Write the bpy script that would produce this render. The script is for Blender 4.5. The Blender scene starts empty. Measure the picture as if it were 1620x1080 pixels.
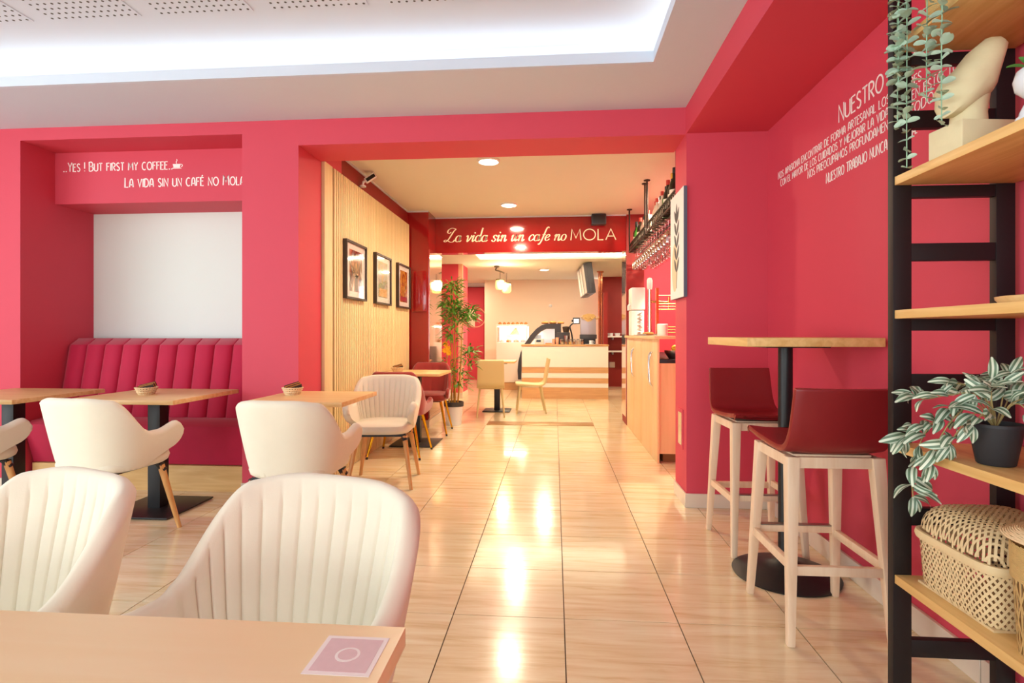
import bpy, bmesh, math, random
from mathutils import Vector, Matrix
random.seed(7)
PI = math.pi
scene = bpy.context.scene
COL = scene.collection

# ------------------------------------------------------------------ camera, world, exposure
cam_d = bpy.data.cameras.new('camera'); cam = bpy.data.objects.new('camera', cam_d); COL.objects.link(cam)
cam_d.sensor_width = 36.0; cam_d.lens = 36.0 * 866 / 1620; cam_d.clip_start = 0.02
cam_d.shift_y = -11 / 1620                      # level camera, horizon a little above the middle
CAM_H = 1.14; YAW = math.radians(4.46)
cam.location = (0, 0, CAM_H); cam.rotation_euler = (PI / 2, 0, YAW)
scene.camera = cam
w = bpy.data.worlds.new('world'); scene.world = w; w.use_nodes = True
w.node_tree.nodes['Background'].inputs[0].default_value = (0.84, 0.95, 0.96, 1)
w.node_tree.nodes['Background'].inputs[1].default_value = 4.0      # bright street daylight through the shop front
vs = scene.view_settings
vs.view_transform = 'Standard'; vs.look = 'None'; vs.gamma = 1.0; vs.use_curve_mapping = False
vs.exposure = 0.52

def area_light(name, loc, size, power, color, rot=(0, 0, 0), size_y=None, parent=None, disk=False):
    l = bpy.data.lights.new(name, 'AREA'); l.energy = power; l.color = color
    l.size = size
    if disk: l.shape = 'DISK'
    elif size_y: l.shape = 'RECTANGLE'; l.size_y = size_y
    o = bpy.data.objects.new(name, l); COL.objects.link(o); o.location = loc; o.rotation_euler = rot
    if parent: o.parent = parent
    return o
WARM = (1.0, 0.83, 0.58)
for pn, pl, ps, pr in (('shop_front_portal', (-2.2, -4.93, 1.3), 6.9, (PI / 2, 0, 0)), ('side_window_portal', (-5.97, -1.0, 1.45), 6.6, (PI / 2, 0, -PI / 2))):
    portal = area_light(pn, pl, ps, 1, (1, 1, 1), pr, 2.5); portal.data.cycles.is_portal = True

# ------------------------------------------------------------------ materials
def lin(r, g, b):
    f = lambda c: (c / 255 / 12.92) if c / 255 <= 0.04045 else ((c / 255 + 0.055) / 1.055) ** 2.4
    return (f(r), f(g), f(b), 1.0)
def node(nt, t, **kw):
    n = nt.nodes.new(t)
    for k, v in kw.items(): setattr(n, k, v)
    return n
def mat(name, col, rough=0.6, metal=0.0, var=0.0, scale=8.0, bump=0.0, bscale=60.0, coat=0.0, sheen=0.0,
        trans=0.0, emit=None, estr=0.0, objvar=0.0, stretch=(1, 1, 1), ior=1.45, spec=0.5):
    m = bpy.data.materials.new(name); m.use_nodes = True; nt = m.node_tree
    b = nt.nodes['Principled BSDF']
    c = col if len(col) == 4 else (*col, 1)
    b.inputs['Base Color'].default_value = c; b.inputs['Roughness'].default_value = rough
    b.inputs['Metallic'].default_value = metal; b.inputs['Coat Weight'].default_value = coat
    b.inputs['Sheen Weight'].default_value = sheen; b.inputs['Transmission Weight'].default_value = trans
    b.inputs['IOR'].default_value = ior; b.inputs['Specular IOR Level'].default_value = spec
    if emit: b.inputs['Emission Color'].default_value = (*emit[:3], 1); b.inputs['Emission Strength'].default_value = estr
    tc = None
    if var > 0 or bump > 0:
        tc = node(nt, 'ShaderNodeTexCoord'); mp = node(nt, 'ShaderNodeMapping'); mp.inputs['Scale'].default_value = stretch
        nt.links.new(tc.outputs['Object'], mp.inputs[0])
    src = None
    if var > 0:
        nz = node(nt, 'ShaderNodeTexNoise'); nz.inputs['Scale'].default_value = scale; nz.inputs['Detail'].default_value = 4
        nt.links.new(mp.outputs[0], nz.inputs['Vector'])
        mx = node(nt, 'ShaderNodeMix', data_type='RGBA')
        mx.inputs[6].default_value = tuple(x * (1 - var) for x in c[:3]) + (1,)
        mx.inputs[7].default_value = tuple(min(1, x * (1 + var)) for x in c[:3]) + (1,)
        nt.links.new(nz.outputs['Fac'], mx.inputs[0]); src = mx.outputs[2]
    if objvar > 0:
        oi = node(nt, 'ShaderNodeObjectInfo'); hs = node(nt, 'ShaderNodeHueSaturation')
        mr = node(nt, 'ShaderNodeMapRange'); mr.inputs[3].default_value = 1 - objvar; mr.inputs[4].default_value = 1 + objvar
        nt.links.new(oi.outputs['Random'], mr.inputs[0]); nt.links.new(mr.outputs[0], hs.inputs['Value'])
        hs.inputs['Color'].default_value = c
        if src: nt.links.new(src, hs.inputs['Color'])
        src = hs.outputs[0]
    if src: nt.links.new(src, b.inputs['Base Color'])
    if bump > 0:
        n2 = node(nt, 'ShaderNodeTexNoise'); n2.inputs['Scale'].default_value = bscale; n2.inputs['Detail'].default_value = 3
        nt.links.new(mp.outputs[0], n2.inputs['Vector'])
        bp = node(nt, 'ShaderNodeBump'); bp.inputs['Strength'].default_value = bump; bp.inputs['Distance'].default_value = 0.01
        nt.links.new(n2.outputs['Fac'], bp.inputs['Height']); nt.links.new(bp.outputs[0], b.inputs['Normal'])
    return m
def tile_mat():
    m = bpy.data.materials.new('polished_beige_tile'); m.use_nodes = True; nt = m.node_tree; b = nt.nodes['Principled BSDF']
    tc = node(nt, 'ShaderNodeTexCoord'); oi = node(nt, 'ShaderNodeObjectInfo')
    ad = node(nt, 'ShaderNodeVectorMath', operation='MULTIPLY_ADD')
    ad.inputs[1].default_value = (1, 1, 1)
    nt.links.new(tc.outputs['Object'], ad.inputs[0])
    mu = node(nt, 'ShaderNodeVectorMath', operation='SCALE'); mu.inputs[0].default_value = (37.0, 53.0, 11.0)
    nt.links.new(oi.outputs['Random'], mu.inputs['Scale']); nt.links.new(mu.outputs[0], ad.inputs[2])
    mp = node(nt, 'ShaderNodeMapping'); mp.inputs['Scale'].default_value = (1.6, 17.0, 1.0)
    nt.links.new(ad.outputs[0], mp.inputs[0])
    nz = node(nt, 'ShaderNodeTexNoise'); nz.inputs['Scale'].default_value = 1.3; nz.inputs['Detail'].default_value = 7
    nz.inputs['Roughness'].default_value = 0.62; nz.inputs['Distortion'].default_value = 0.5
    nt.links.new(mp.outputs[0], nz.inputs['Vector'])
    cr = node(nt, 'ShaderNodeValToRGB'); e = cr.color_ramp.elements
    e[0].position = 0.30; e[0].color = lin(219, 190, 142); e[1].position = 0.72; e[1].color = lin(246, 234, 203)
    q = cr.color_ramp.elements.new(0.45); q.color = lin(235, 213, 172)
    q = cr.color_ramp.elements.new(0.57); q.color = lin(241, 224, 188)
    nt.links.new(nz.outputs['Fac'], cr.inputs[0]); nt.links.new(cr.outputs[0], b.inputs['Base Color'])
    b.inputs['Roughness'].default_value = 0.17; b.inputs['Specular IOR Level'].default_value = 0.55
    b.inputs['Coat Weight'].default_value = 0.35; b.inputs['Coat Roughness'].default_value = 0.06
    return m
def wood_mat(name, c0, c1, axis='X', rough=0.42, scale=1.0, objvar=0.0):
    m = bpy.data.materials.new(name); m.use_nodes = True; nt = m.node_tree; b = nt.nodes['Principled BSDF']
    tc = node(nt, 'ShaderNodeTexCoord'); mp = node(nt, 'ShaderNodeMapping')
    s = {'X': (1.2, 14, 14), 'Y': (14, 1.2, 14), 'Z': (14, 14, 1.2)}[axis]
    mp.inputs['Scale'].default_value = tuple(x * scale for x in s)
    nt.links.new(tc.outputs['Object'], mp.inputs[0])
    nz = node(nt, 'ShaderNodeTexNoise'); nz.inputs['Scale'].default_value = 2.2; nz.inputs['Detail'].default_value = 6; nz.inputs['Distortion'].default_value = 0.8
    nt.links.new(mp.outputs[0], nz.inputs['Vector'])
    cr = node(nt, 'ShaderNodeValToRGB'); cr.color_ramp.elements[0].position = 0.3; cr.color_ramp.elements[1].position = 0.7
    cr.color_ramp.elements[0].color = c0; cr.color_ramp.elements[1].color = c1
    nt.links.new(nz.outputs['Fac'], cr.inputs[0]); out = cr.outputs[0]
    if objvar:
        oi = node(nt, 'ShaderNodeObjectInfo'); hs = node(nt, 'ShaderNodeHueSaturation'); mr = node(nt, 'ShaderNodeMapRange')
        mr.inputs[3].default_value = 1 - objvar; mr.inputs[4].default_value = 1 + objvar
        nt.links.new(oi.outputs['Random'], mr.inputs[0]); nt.links.new(mr.outputs[0], hs.inputs['Value']); nt.links.new(out, hs.inputs['Color']); out = hs.outputs[0]
    nt.links.new(out, b.inputs['Base Color']); b.inputs['Roughness'].default_value = rough
    return m
def stripe_leaf_mat():
    m = bpy.data.materials.new('striped_leaf'); m.use_nodes = True; nt = m.node_tree; b = nt.nodes['Principled BSDF']
    tc = node(nt, 'ShaderNodeTexCoord'); sp = node(nt, 'ShaderNodeSeparateXYZ'); nt.links.new(tc.outputs['Object'], sp.inputs[0])
    ab = node(nt, 'ShaderNodeMath', operation='ABSOLUTE'); nt.links.new(sp.outputs['Y'], ab.inputs[0])
    cr = node(nt, 'ShaderNodeValToRGB'); cr.color_ramp.interpolation = 'EASE'
    e = cr.color_ramp.elements; e[0].position = 0.0; e[0].color = lin(216, 224, 200); e[1].position = 0.035; e[1].color = lin(225, 232, 210)
    for p, c in ((0.055, lin(92, 118, 92)), (0.125, lin(106, 132, 104)), (0.145, lin(196, 208, 188)), (0.175, lin(190, 204, 180)), (0.195, lin(96, 122, 92)), (0.30, lin(92, 112, 72))):
        q = e.new(p); q.color = c
    nt.links.new(ab.outputs[0], cr.inputs[0])
    oi = node(nt, 'ShaderNodeObjectInfo'); hs = node(nt, 'ShaderNodeHueSaturation'); mr = node(nt, 'ShaderNodeMapRange')
    mr.inputs[3].default_value = 0.75; mr.inputs[4].default_value = 1.15
    nt.links.new(oi.outputs['Random'], mr.inputs[0]); nt.links.new(mr.outputs[0], hs.inputs['Value']); nt.links.new(cr.outputs[0], hs.inputs['Color'])
    nt.links.new(hs.outputs[0], b.inputs['Base Color']); b.inputs['Roughness'].default_value = 0.45
    return m

RED = lin(210, 68, 88)
M = dict(
    red=mat('red_wall_paint', RED, 0.62, var=0.03, scale=3, bump=0.02, bscale=180),
    gloss_red=mat('glossy_red_panel', lin(150, 24, 26), 0.10, coat=0.6),
    dark_red=mat('dark_red_wall', lin(140, 28, 24), 0.55, var=0.04),
    niche_white=mat('off_white_panel', lin(224, 230, 224), 0.55, var=0.02, scale=2),
    white=mat('white_ceiling_paint', lin(206, 214, 228), 0.7, var=0.01),
    warm_white=mat('corridor_ceiling_paint', lin(226, 224, 212), 0.65, var=0.01),
    cream_wall=mat('cream_wall_paint', lin(244, 224, 200), 0.7, var=0.02, scale=2),
    grout=mat('floor_grout', lin(98, 78, 60), 0.85),
    tile=tile_mat(),
    skirting=mat('beige_skirting_tile', lin(226, 208, 188), 0.25, var=0.06, scale=5),
    oak=wood_mat('light_oak_board', lin(216, 168, 98), lin(238, 198, 130), 'Y'),
    oak_x=wood_mat('light_oak_top', lin(224, 180, 116), lin(242, 208, 150), 'X', 0.38),
    laminate=wood_mat('pale_beech_laminate', lin(251, 228, 178), lin(254, 236, 192), 'X', 0.35, 0.6),
    slat=wood_mat('pale_ash_slat', lin(224, 202, 148), lin(238, 219, 170), 'Z', 0.5, 1.0, 0.05),
    slat_gap=mat('slat_backing', lin(128, 92, 50), 0.8),
    plinth=wood_mat('plinth_oak', lin(216, 168, 104), lin(236, 196, 134), 'X'),
    leg_wood=wood_mat('beech_leg', lin(206, 146, 84), lin(224, 170, 108), 'Z', 0.4),
    ash=wood_mat('pale_ash_leg', lin(232, 198, 164), lin(243, 216, 186), 'Z', 0.45),
    cab=wood_mat('cabinet_veneer', lin(228, 186, 134), lin(238, 200, 150), 'Z', 0.4, 0.5),
    cream_velvet=mat('cream_velvet', lin(234, 225, 204), 0.85, sheen=0.25, var=0.05, scale=9, bump=0.05, bscale=300),
    red_velvet=mat('crimson_velvet', lin(188, 12, 62), 0.75, sheen=0.2, var=0.13, scale=6, bump=0.04, bscale=300),
    brick_velvet=mat('brick_red_velvet', lin(150, 40, 38), 0.8, sheen=0.5, var=0.10, scale=9),
    leatherette=mat('wine_leatherette', lin(138, 34, 36), 0.36, var=0.05, scale=20, bump=0.03, bscale=400),
    black=mat('black_powder_coat', lin(30, 28, 30), 0.42, var=0.05),
    black_wood=mat('black_shelf_frame', lin(26, 20, 22), 0.5, var=0.08, scale=14),
    dark_pot=mat('charcoal_plastic', lin(44, 44, 48), 0.55, var=0.04),
    gold=mat('brass_leg', lin(214, 170, 40), 0.18, 1.0),
    brass=mat('brass', lin(212, 168, 104), 0.25, 1.0),
    copper=mat('copper_tube', lin(206, 130, 92), 0.2, 1.0),
    chrome=mat('chrome', lin(210, 206, 200), 0.15, 1.0),
    steel=mat('brushed_steel', lin(170, 168, 164), 0.32, 1.0),
    iron=mat('wrought_iron', lin(58, 48, 40), 0.5, 0.6),
    lettering=mat('white_vinyl', lin(250, 244, 240), 0.5),
    cream_letter=mat('cream_letters', lin(255, 240, 205), 0.5),
    stone=mat('cream_stone', lin(226, 212, 172), 0.8, var=0.07, scale=9, bump=0.10, bscale=40),
    ceramic=mat('white_ceramic', lin(226, 230, 236), 0.25, coat=0.3),
    white_plastic=mat('white_plastic', lin(236, 234, 230), 0.35),
    white_gloss=mat('white_counter_laminate', lin(244, 236, 226), 0.3),
    stripe=wood_mat('caramel_stripe', lin(196, 146, 96), lin(212, 164, 112), 'X', 0.35),
    wicker=mat('pale_wicker', lin(232, 206, 158), 0.6, var=0.12, scale=30),
    wicker2=mat('rattan', lin(206, 172, 112), 0.65, var=0.16, scale=30),
    wicker_light=mat('blond_wicker', lin(238, 208, 164), 0.6, var=0.1, scale=40),
    euca=mat('eucalyptus_leaf', lin(172, 194, 172), 0.6, objvar=0.22),
    euca_stem=mat('eucalyptus_stem', lin(150, 190, 160), 0.6),
    stripe_leaf=stripe_leaf_mat(),
    stem=mat('pinkish_stem', lin(170, 150, 96), 0.6),
    leaf=mat('bamboo_leaf', lin(92, 146, 46), 0.5, var=0.35, scale=10),
    cane=mat('bamboo_cane', lin(196, 150, 62), 0.45, var=0.15, scale=12),
    flower=mat('yellow_flower', lin(244, 182, 30), 0.6),
    green_leaf=mat('succulent_leaf', lin(84, 150, 70), 0.5),
    soil=mat('dark_soil', lin(40, 32, 28), 0.9, bump=0.4, bscale=60),
    paper=mat('white_mount', lin(240, 238, 232), 0.6),
    frame=mat('dark_walnut_frame', lin(62, 46, 36), 0.45, var=0.1),
    mirror=mat('tinted_mirror', lin(236, 190, 176), 0.05, 0.92),
    sensor=mat('dark_sensor_glass', lin(20, 18, 18), 0.2),
    grey_edge=mat('grey_canvas_edge', lin(92, 96, 112), 0.6),
    hole=mat('perforation', lin(84, 80, 76), 0.9),
    lamp_w=mat('downlight_diffuser', (1, 0.93, 0.8, 1), 0.4, emit=(1, 0.9, 0.72), estr=14),
    led=mat('led_strip', (1, 0.95, 0.86, 1), 0.4, emit=(1, 0.93, 0.82), estr=5.0),
    led_warm=mat('warm_led_strip', (1, 0.9, 0.75, 1), 0.4, emit=(1, 0.88, 0.7), estr=48),
    amber=mat('amber_glass_lit', lin(255, 214, 120), 0.2, emit=(1.0, 0.66, 0.16), estr=1.3),
    case_lit=mat('lit_display_back', lin(240, 240, 236), 0.4, emit=(1, 0.94, 0.85), estr=0.45),
    screen=mat('pale_screen', lin(214, 208, 200), 0.2, emit=(0.95, 0.9, 0.82), estr=0.05),
    small_screen=mat('till_screen', lin(225, 230, 235), 0.2, emit=(0.9, 0.95, 1), estr=0.5),
    grey_blue=mat('lilac_grey_metal', lin(172, 164, 176), 0.35, 0.3),
    anthracite=mat('anthracite_panel', lin(58, 56, 62), 0.4),
    pink_cup=mat('pink_paper_cup', lin(240, 178, 150), 0.6),
    bread=mat('baked_crust', lin(190, 122, 58), 0.7, var=0.25, scale=40),
    sachet=mat('dark_sachet', lin(70, 62, 58), 0.5),
    sachet_o=mat('orange_sachet', lin(226, 150, 70), 0.5),
    threshold=mat('bronze_threshold', lin(176, 138, 92), 0.35, 0.6),
    sticker=mat('white_sticker', lin(248, 240, 236), 0.4),
    sticker_pink=mat('faded_pink_print', lin(226, 196, 198), 0.5, var=0.06, scale=90),
    art_dark=mat('ink_leaf', lin(84, 82, 84), 0.7, var=0.15, scale=20),
    art_sand=mat('sand_wash', lin(226, 206, 170), 0.7),
    lemon=mat('lemon_peel', lin(238, 204, 60), 0.5),
    bottle_dark=mat('dark_green_glass', lin(28, 30, 22), 0.08, coat=0.4),
    bottle_green=mat('green_glass', lin(60, 130, 50), 0.08, coat=0.4),
    bottle_clear=mat('pale_bottle', lin(214, 196, 176), 0.1, coat=0.4),
    bottle_amber=mat('amber_bottle', lin(150, 80, 30), 0.1, coat=0.4),
    cap_gold=mat('gold_foil', lin(214, 166, 70), 0.3, 0.8), cap_red=mat('red_cap', lin(190, 50, 36), 0.4),
    label=mat('bottle_label', lin(236, 226, 206), 0.6),
)
def thin_glass(name, tint, lo=0.06, hi=0.75):
    m = bpy.data.materials.new(name); m.use_nodes = True; nt = m.node_tree; out = nt.nodes['Material Output']; nt.nodes.remove(nt.nodes['Principled BSDF'])
    tr_ = node(nt, 'ShaderNodeBsdfTransparent'); tr_.inputs[0].default_value = (*tint, 1)
    gl = node(nt, 'ShaderNodeBsdfGlossy'); gl.inputs['Roughness'].default_value = 0.03
    lw = node(nt, 'ShaderNodeLayerWeight'); lw.inputs[0].default_value = 0.45
    mr = node(nt, 'ShaderNodeMapRange'); mr.inputs[3].default_value = lo; mr.inputs[4].default_value = hi
    mx = node(nt, 'ShaderNodeMixShader'); nt.links.new(lw.outputs['Facing'], mr.inputs[0]); nt.links.new(mr.outputs[0], mx.inputs[0])
    nt.links.new(tr_.outputs[0], mx.inputs[1]); nt.links.new(gl.outputs[0], mx.inputs[2]); nt.links.new(mx.outputs[0], out.inputs[0])
    return m
M['glassy'] = thin_glass('clear_glass', (0.97, 0.98, 0.97)); M['pic_glass'] = thin_glass('picture_glass', (0.98, 0.98, 0.98), 0.02, 0.22); M['stemware'] = thin_glass('stemware_glass', (0.97, 0.96, 0.93), 0.22, 0.95)
def photo_mat(name, cols, scale, off=0.0):
    m = bpy.data.materials.new(name); m.use_nodes = True; nt = m.node_tree; b = nt.nodes['Principled BSDF']
    tc = node(nt, 'ShaderNodeTexCoord'); mp = node(nt, 'ShaderNodeMapping'); mp.inputs['Location'].default_value = (off, off, off); mp.inputs['Scale'].default_value = (1, 1.7, 1)
    nt.links.new(tc.outputs['Object'], mp.inputs[0])
    nz = node(nt, 'ShaderNodeTexNoise'); nz.inputs['Scale'].default_value = scale; nz.inputs['Detail'].default_value = 3; nz.inputs['Distortion'].default_value = 1.2
    nt.links.new(mp.outputs[0], nz.inputs['Vector'])
    cr = node(nt, 'ShaderNodeValToRGB'); e = cr.color_ramp.elements
    e[0].position = 0.33; e[0].color = cols[0]; e[1].position = 0.67; e[1].color = cols[-1]
    for i, c in enumerate(cols[1:-1]):
        q = e.new(0.33 + 0.34 * (i + 1) / (len(cols) - 1)); q.color = c
    nt.links.new(nz.outputs['Fac'], cr.inputs[0]); nt.links.new(cr.outputs[0], b.inputs['Base Color']); b.inputs['Roughness'].default_value = 0.08
    return m

# ------------------------------------------------------------------ mesh helpers
class MB:
    def __init__(s): s.v = []; s.f = []
    def add(s, vs, fs):
        o = len(s.v); s.v += [tuple(p) for p in vs]; s.f += [tuple(i + o for i in f) for f in fs]; return s
    def box(s, x0, x1, y0, y1, z0, z1):
        return s.add([(x0, y0, z0), (x1, y0, z0), (x1, y1, z0), (x0, y1, z0), (x0, y0, z1), (x1, y0, z1), (x1, y1, z1), (x0, y1, z1)],
                     [(0, 3, 2, 1), (4, 5, 6, 7), (0, 1, 5, 4), (1, 2, 6, 5), (2, 3, 7, 6), (3, 0, 4, 7)])
    def bar(s, p, q, w0, d0=None, w1=None, d1=None, up=(0, 0, 1)):
        p, q = Vector(p), Vector(q); t = (q - p).normalized(); u = Vector(up)
        if abs(t.dot(u)) > 0.95: u = Vector((0, 1, 0))
        a = t.cross(u).normalized(); b = a.cross(t).normalized()
        d0 = w0 if d0 is None else d0; w1 = w0 if w1 is None else w1; d1 = d0 * w1 / w0 if d1 is None else d1
        vs = [p + a * sx * w0 / 2 + b * sy * d0 / 2 for sx, sy in ((-1, -1), (1, -1), (1, 1), (-1, 1))]
        vs += [q + a * sx * w1 / 2 + b * sy * d1 / 2 for sx, sy in ((-1, -1), (1, -1), (1, 1), (-1, 1))]
        return s.add(vs, [(0, 3, 2, 1), (4, 5, 6, 7), (0, 1, 5, 4), (1, 2, 6, 5), (2, 3, 7, 6), (3, 0, 4, 7)])
    def tube(s, pts, r, n=8, caps=True):
        pts = [Vector(p) for p in pts]; m = len(pts)
        rs = r if isinstance(r, (list, tuple)) else [r] * m
        t0 = (pts[1] - pts[0]).normalized(); u = Vector((0, 0, 1)) if abs(t0.z) < 0.9 else Vector((1, 0, 0))
        a = t0.cross(u).normalized(); vs = []
        for i, p in enumerate(pts):
            t = (pts[min(i + 1, m - 1)] - pts[max(i - 1, 0)]).normalized()
            a = (a - t * a.dot(t)).normalized(); b = t.cross(a)
            for k in range(n):
                g = 2 * PI * k / n; vs.append(p + (a * math.cos(g) + b * math.sin(g)) * rs[i])
        fs = [(i * n + k, i * n + (k + 1) % n, (i + 1) * n + (k + 1) % n, (i + 1) * n + k) for i in range(m - 1) for k in range(n)]
        if caps: fs += [tuple(range(n - 1, -1, -1)), tuple((m - 1) * n + k for k in range(n))]
        return s.add(vs, fs)
    def lathe(s, prof, n=24, c=(0, 0, 0), sx=1, sy=1):
        vs = []; fs = []; m = len(prof)
        for r, z in prof:
            for k in range(n):
                g = 2 * PI * k / n; vs.append((c[0] + r * sx * math.cos(g), c[1] + r * sy * math.sin(g), c[2] + z))
        fs = [(i * n + k, i * n + (k + 1) % n, (i + 1) * n + (k + 1) % n, (i + 1) * n + k) for i in range(m - 1) for k in range(n)]
        if prof[0][0] > 1e-5: fs.append(tuple(range(n - 1, -1, -1)))
        if prof[-1][0] > 1e-5: fs.append(tuple((m - 1) * n + k for k in range(n)))
        return s.add(vs, fs)
    def grid(s, P, close=False):
        m, n = len(P), len(P[0]); vs = [p for row in P for p in row]
        fs = [(i * n + k, i * n + (k + 1) % n, (i + 1) * n + (k + 1) % n, (i + 1) * n + k) for i in range(m - 1) for k in range(n if close else n - 1)]
        return s.add(vs, fs)
    def prism(s, pts, a, b, axis='Y'):
        # closed outline pts (u, w) extruded from a to b along axis
        f = {'Y': lambda u, w, t: (u, t, w), 'X': lambda u, w, t: (t, u, w), 'Z': lambda u, w, t: (u, w, t)}[axis]
        n = len(pts); vs = [f(u, w, a) for u, w in pts] + [f(u, w, b) for u, w in pts]
        fs = [tuple(range(n)), tuple(range(2 * n - 1, n - 1, -1))] + [(k, k + n, (k + 1) % n + n, (k + 1) % n) for k in range(n)]
        return s.add(vs, fs)
    def mesh(s, name, bevel=0.0, seg=2, smooth=True, angle=38):
        me = bpy.data.meshes.new(name); bm = bmesh.new()
        bv = [bm.verts.new(p) for p in s.v]
        for f in s.f:
            idx = []
            for i in f:
                if not idx or bv[i] != idx[-1]: idx.append(bv[i])
            try: bm.faces.new(idx)
            except ValueError: pass
        bmesh.ops.remove_doubles(bm, verts=bm.verts, dist=1e-6)
        bmesh.ops.recalc_face_normals(bm, faces=bm.faces)
        if bevel > 0:
            es = [e for e in bm.edges if len(e.link_faces) == 2 and e.calc_face_angle(0) > 0.6]
            bmesh.ops.bevel(bm, geom=es, offset=bevel, segments=seg, profile=0.6, affect='EDGES')
        bm.to_mesh(me); bm.free()
        if smooth:
            me.polygons.foreach_set('use_smooth', [True] * len(me.polygons)); me.set_sharp_from_angle(angle=math.radians(angle))
        return me
    def build(s, name, m, parent=None, bevel=0.0, seg=2, loc=None, smooth=True, rot=None):
        return link(name, s.mesh(name, bevel, seg, smooth), m, parent, loc, rot)
def link(name, me, m, parent=None, loc=None, rot=None):
    if m is not None and not me.materials: me.materials.append(m)
    o = bpy.data.objects.new(name, me); COL.objects.link(o)
    if parent: o.parent = parent
    if loc: o.location = loc
    if rot: o.rotation_euler = rot
    return o
def thing(name, label, cat, loc=(0, 0, 0), rz=0.0, group=None):
    o = bpy.data.objects.new(name, None); o.empty_display_size = 0.1; COL.objects.link(o)
    o.location = loc; o.rotation_euler = (0, 0, rz); return tag(o, label, cat, group)
def tag(o, label, cat, group=None):
    o['label'] = label; o['category'] = cat
    if group: o['group'] = group
    return o
def struct(o): o['kind'] = 'structure'; return o
def stuff(o): o['kind'] = 'stuff'; return o
def dup(root, loc, rz=0.0, label=None, group=None):
    r = root.copy(); COL.objects.link(r); r.location = loc; r.rotation_euler = (0, 0, rz)
    if label: r['label'] = label
    if group: r['group'] = group
    for ch in root.children:
        c = ch.copy(); COL.objects.link(c); c.parent = r
        for g in ch.children:
            d = g.copy(); COL.objects.link(d); d.parent = c
    return r
def catmull(pts, k=6):
    P = [Vector(p) for p in pts]; P = [P[0] * 2 - P[1]] + P + [P[-1] * 2 - P[-2]]; out = []
    for i in range(1, len(P) - 2):
        for j in range(k):
            t = j / k
            out.append(0.5 * ((2 * P[i]) + (P[i + 1] - P[i - 1]) * t + (2 * P[i - 1] - 5 * P[i] + 4 * P[i + 1] - P[i + 2]) * t * t + (3 * P[i] - P[i - 1] - 3 * P[i + 1] + P[i + 2]) * t ** 3))
    out.append(P[-2]); return out
def sstep(a, b, x):
    t = max(0.0, min(1.0, (x - a) / (b - a))); return t * t * (3 - 2 * t)
def in_view(x, y, z=0.0, pad=60):
    d = -x * math.sin(YAW) + y * math.cos(YAW); r = x * math.cos(YAW) + y * math.sin(YAW)
    if d < 0.5: return False
    px = 810 + 866 * r / d; py = 529 - 866 * (z - CAM_H) / d
    return -pad < px < 1620 + pad and -pad < py < 1080 + pad

# ------------------------------------------------------------------ THE SETTING
# levels: soffit 2.65, lintel and beam underside 2.47
FY = 3.72          # face of the front wall
floor = struct(MB().box(-6, 3.0, -5.0, 14.2, -0.12, -0.004).build('floor', M['grout']))
tile_me = MB().box(-0.2228, 0.2228, -0.2228, 0.2228, -0.006, 0).mesh('tile')
T0X, T0Y, TS = 0.038, 2.207, 0.45
cells = []
for i in range(-14, 7):
    for j in range(-16, 27):
        x = T0X + (i + 0.5) * TS; y = T0Y + (j + 0.5) * TS
        if x > 2.9 or x < -5.9: continue
        if y < 3.9:
            if x > 1.62: continue
        elif y < 7.2:
            if x < -2.1 or x > 2.1: continue
        elif x < -3.6 or y > 13.9: continue
        vis = any(in_view(x + a, y + b) for a in (-.22, .22) for b in (-.22, .22)) and y > 0.6
        cells.append((0 if vis else 1, math.hypot(x, y), x, y))
cells.sort()
far = MB()
for k, (h, d, x, y) in enumerate(cells):
    if k < 300 and h == 0: link('tile', tile_me, M['tile'], floor, (x, y, 0))
    else: far.box(x - .2228, x + .2228, y - .2228, y + .2228, -0.006, 0)
stuff(far.build('far_tiles', M['tile'], floor))

def wall(name, boxes, m, parent=None):
    b = MB()
    for q in boxes: b.box(*q)
    return struct(b.build(name, m, parent, smooth=False))
NXL, NXR, NYB = -3.905, -2.209, 4.36       # niche
CXL, CXR = -1.796, 0.869                   # corridor opening
wall('wall_front', [(-6, NXL, FY, 4.5, 0, 2.95), (NXL, NXR, FY, 4.5, 2.56, 2.95), (NXR, CXL, FY, 4.5, 0, 2.95),
                    (CXL, CXR, FY, 4.08, 2.47, 2.95), (NXL, NXR, 4.0, NYB, 2.16, 2.56)], M['red'])
wall('wall_niche', [(NXL, NXR, NYB, 4.5, 0, 2.56)], M['niche_white'])
wall('wall_pillar', [(CXR, 1.52, 3.70, 4.03, 0, 2.95)], M['red'])
wall('wall_right', [(1.39, 1.52, -5.0, 3.70, 0, 2.95)], M['red'])
wall('beam_right', [(CXR, 1.39, -5.0, 3.70, 2.47, 2.95)], M['red'])
wall('wall_left', [(-6.1, -6, -5.0, -4.3, 0, 2.95), (-6.1, -6, 2.3, FY, 0, 2.95), (-6.1, -6, -4.3, 2.3, 0, 0.2), (-6.1, -6, -4.3, 2.3, 2.7, 2.95)], M['red'])
wall('wall_back', [(-6, 1.39, -5.1, -5.0, 2.6, 2.95), (-6.1, -5.7, -5.1, -5.0, 0, 2.6), (1.2, 1.5, -5.1, -5.0, 0, 2.6)], M['red'])
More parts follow.
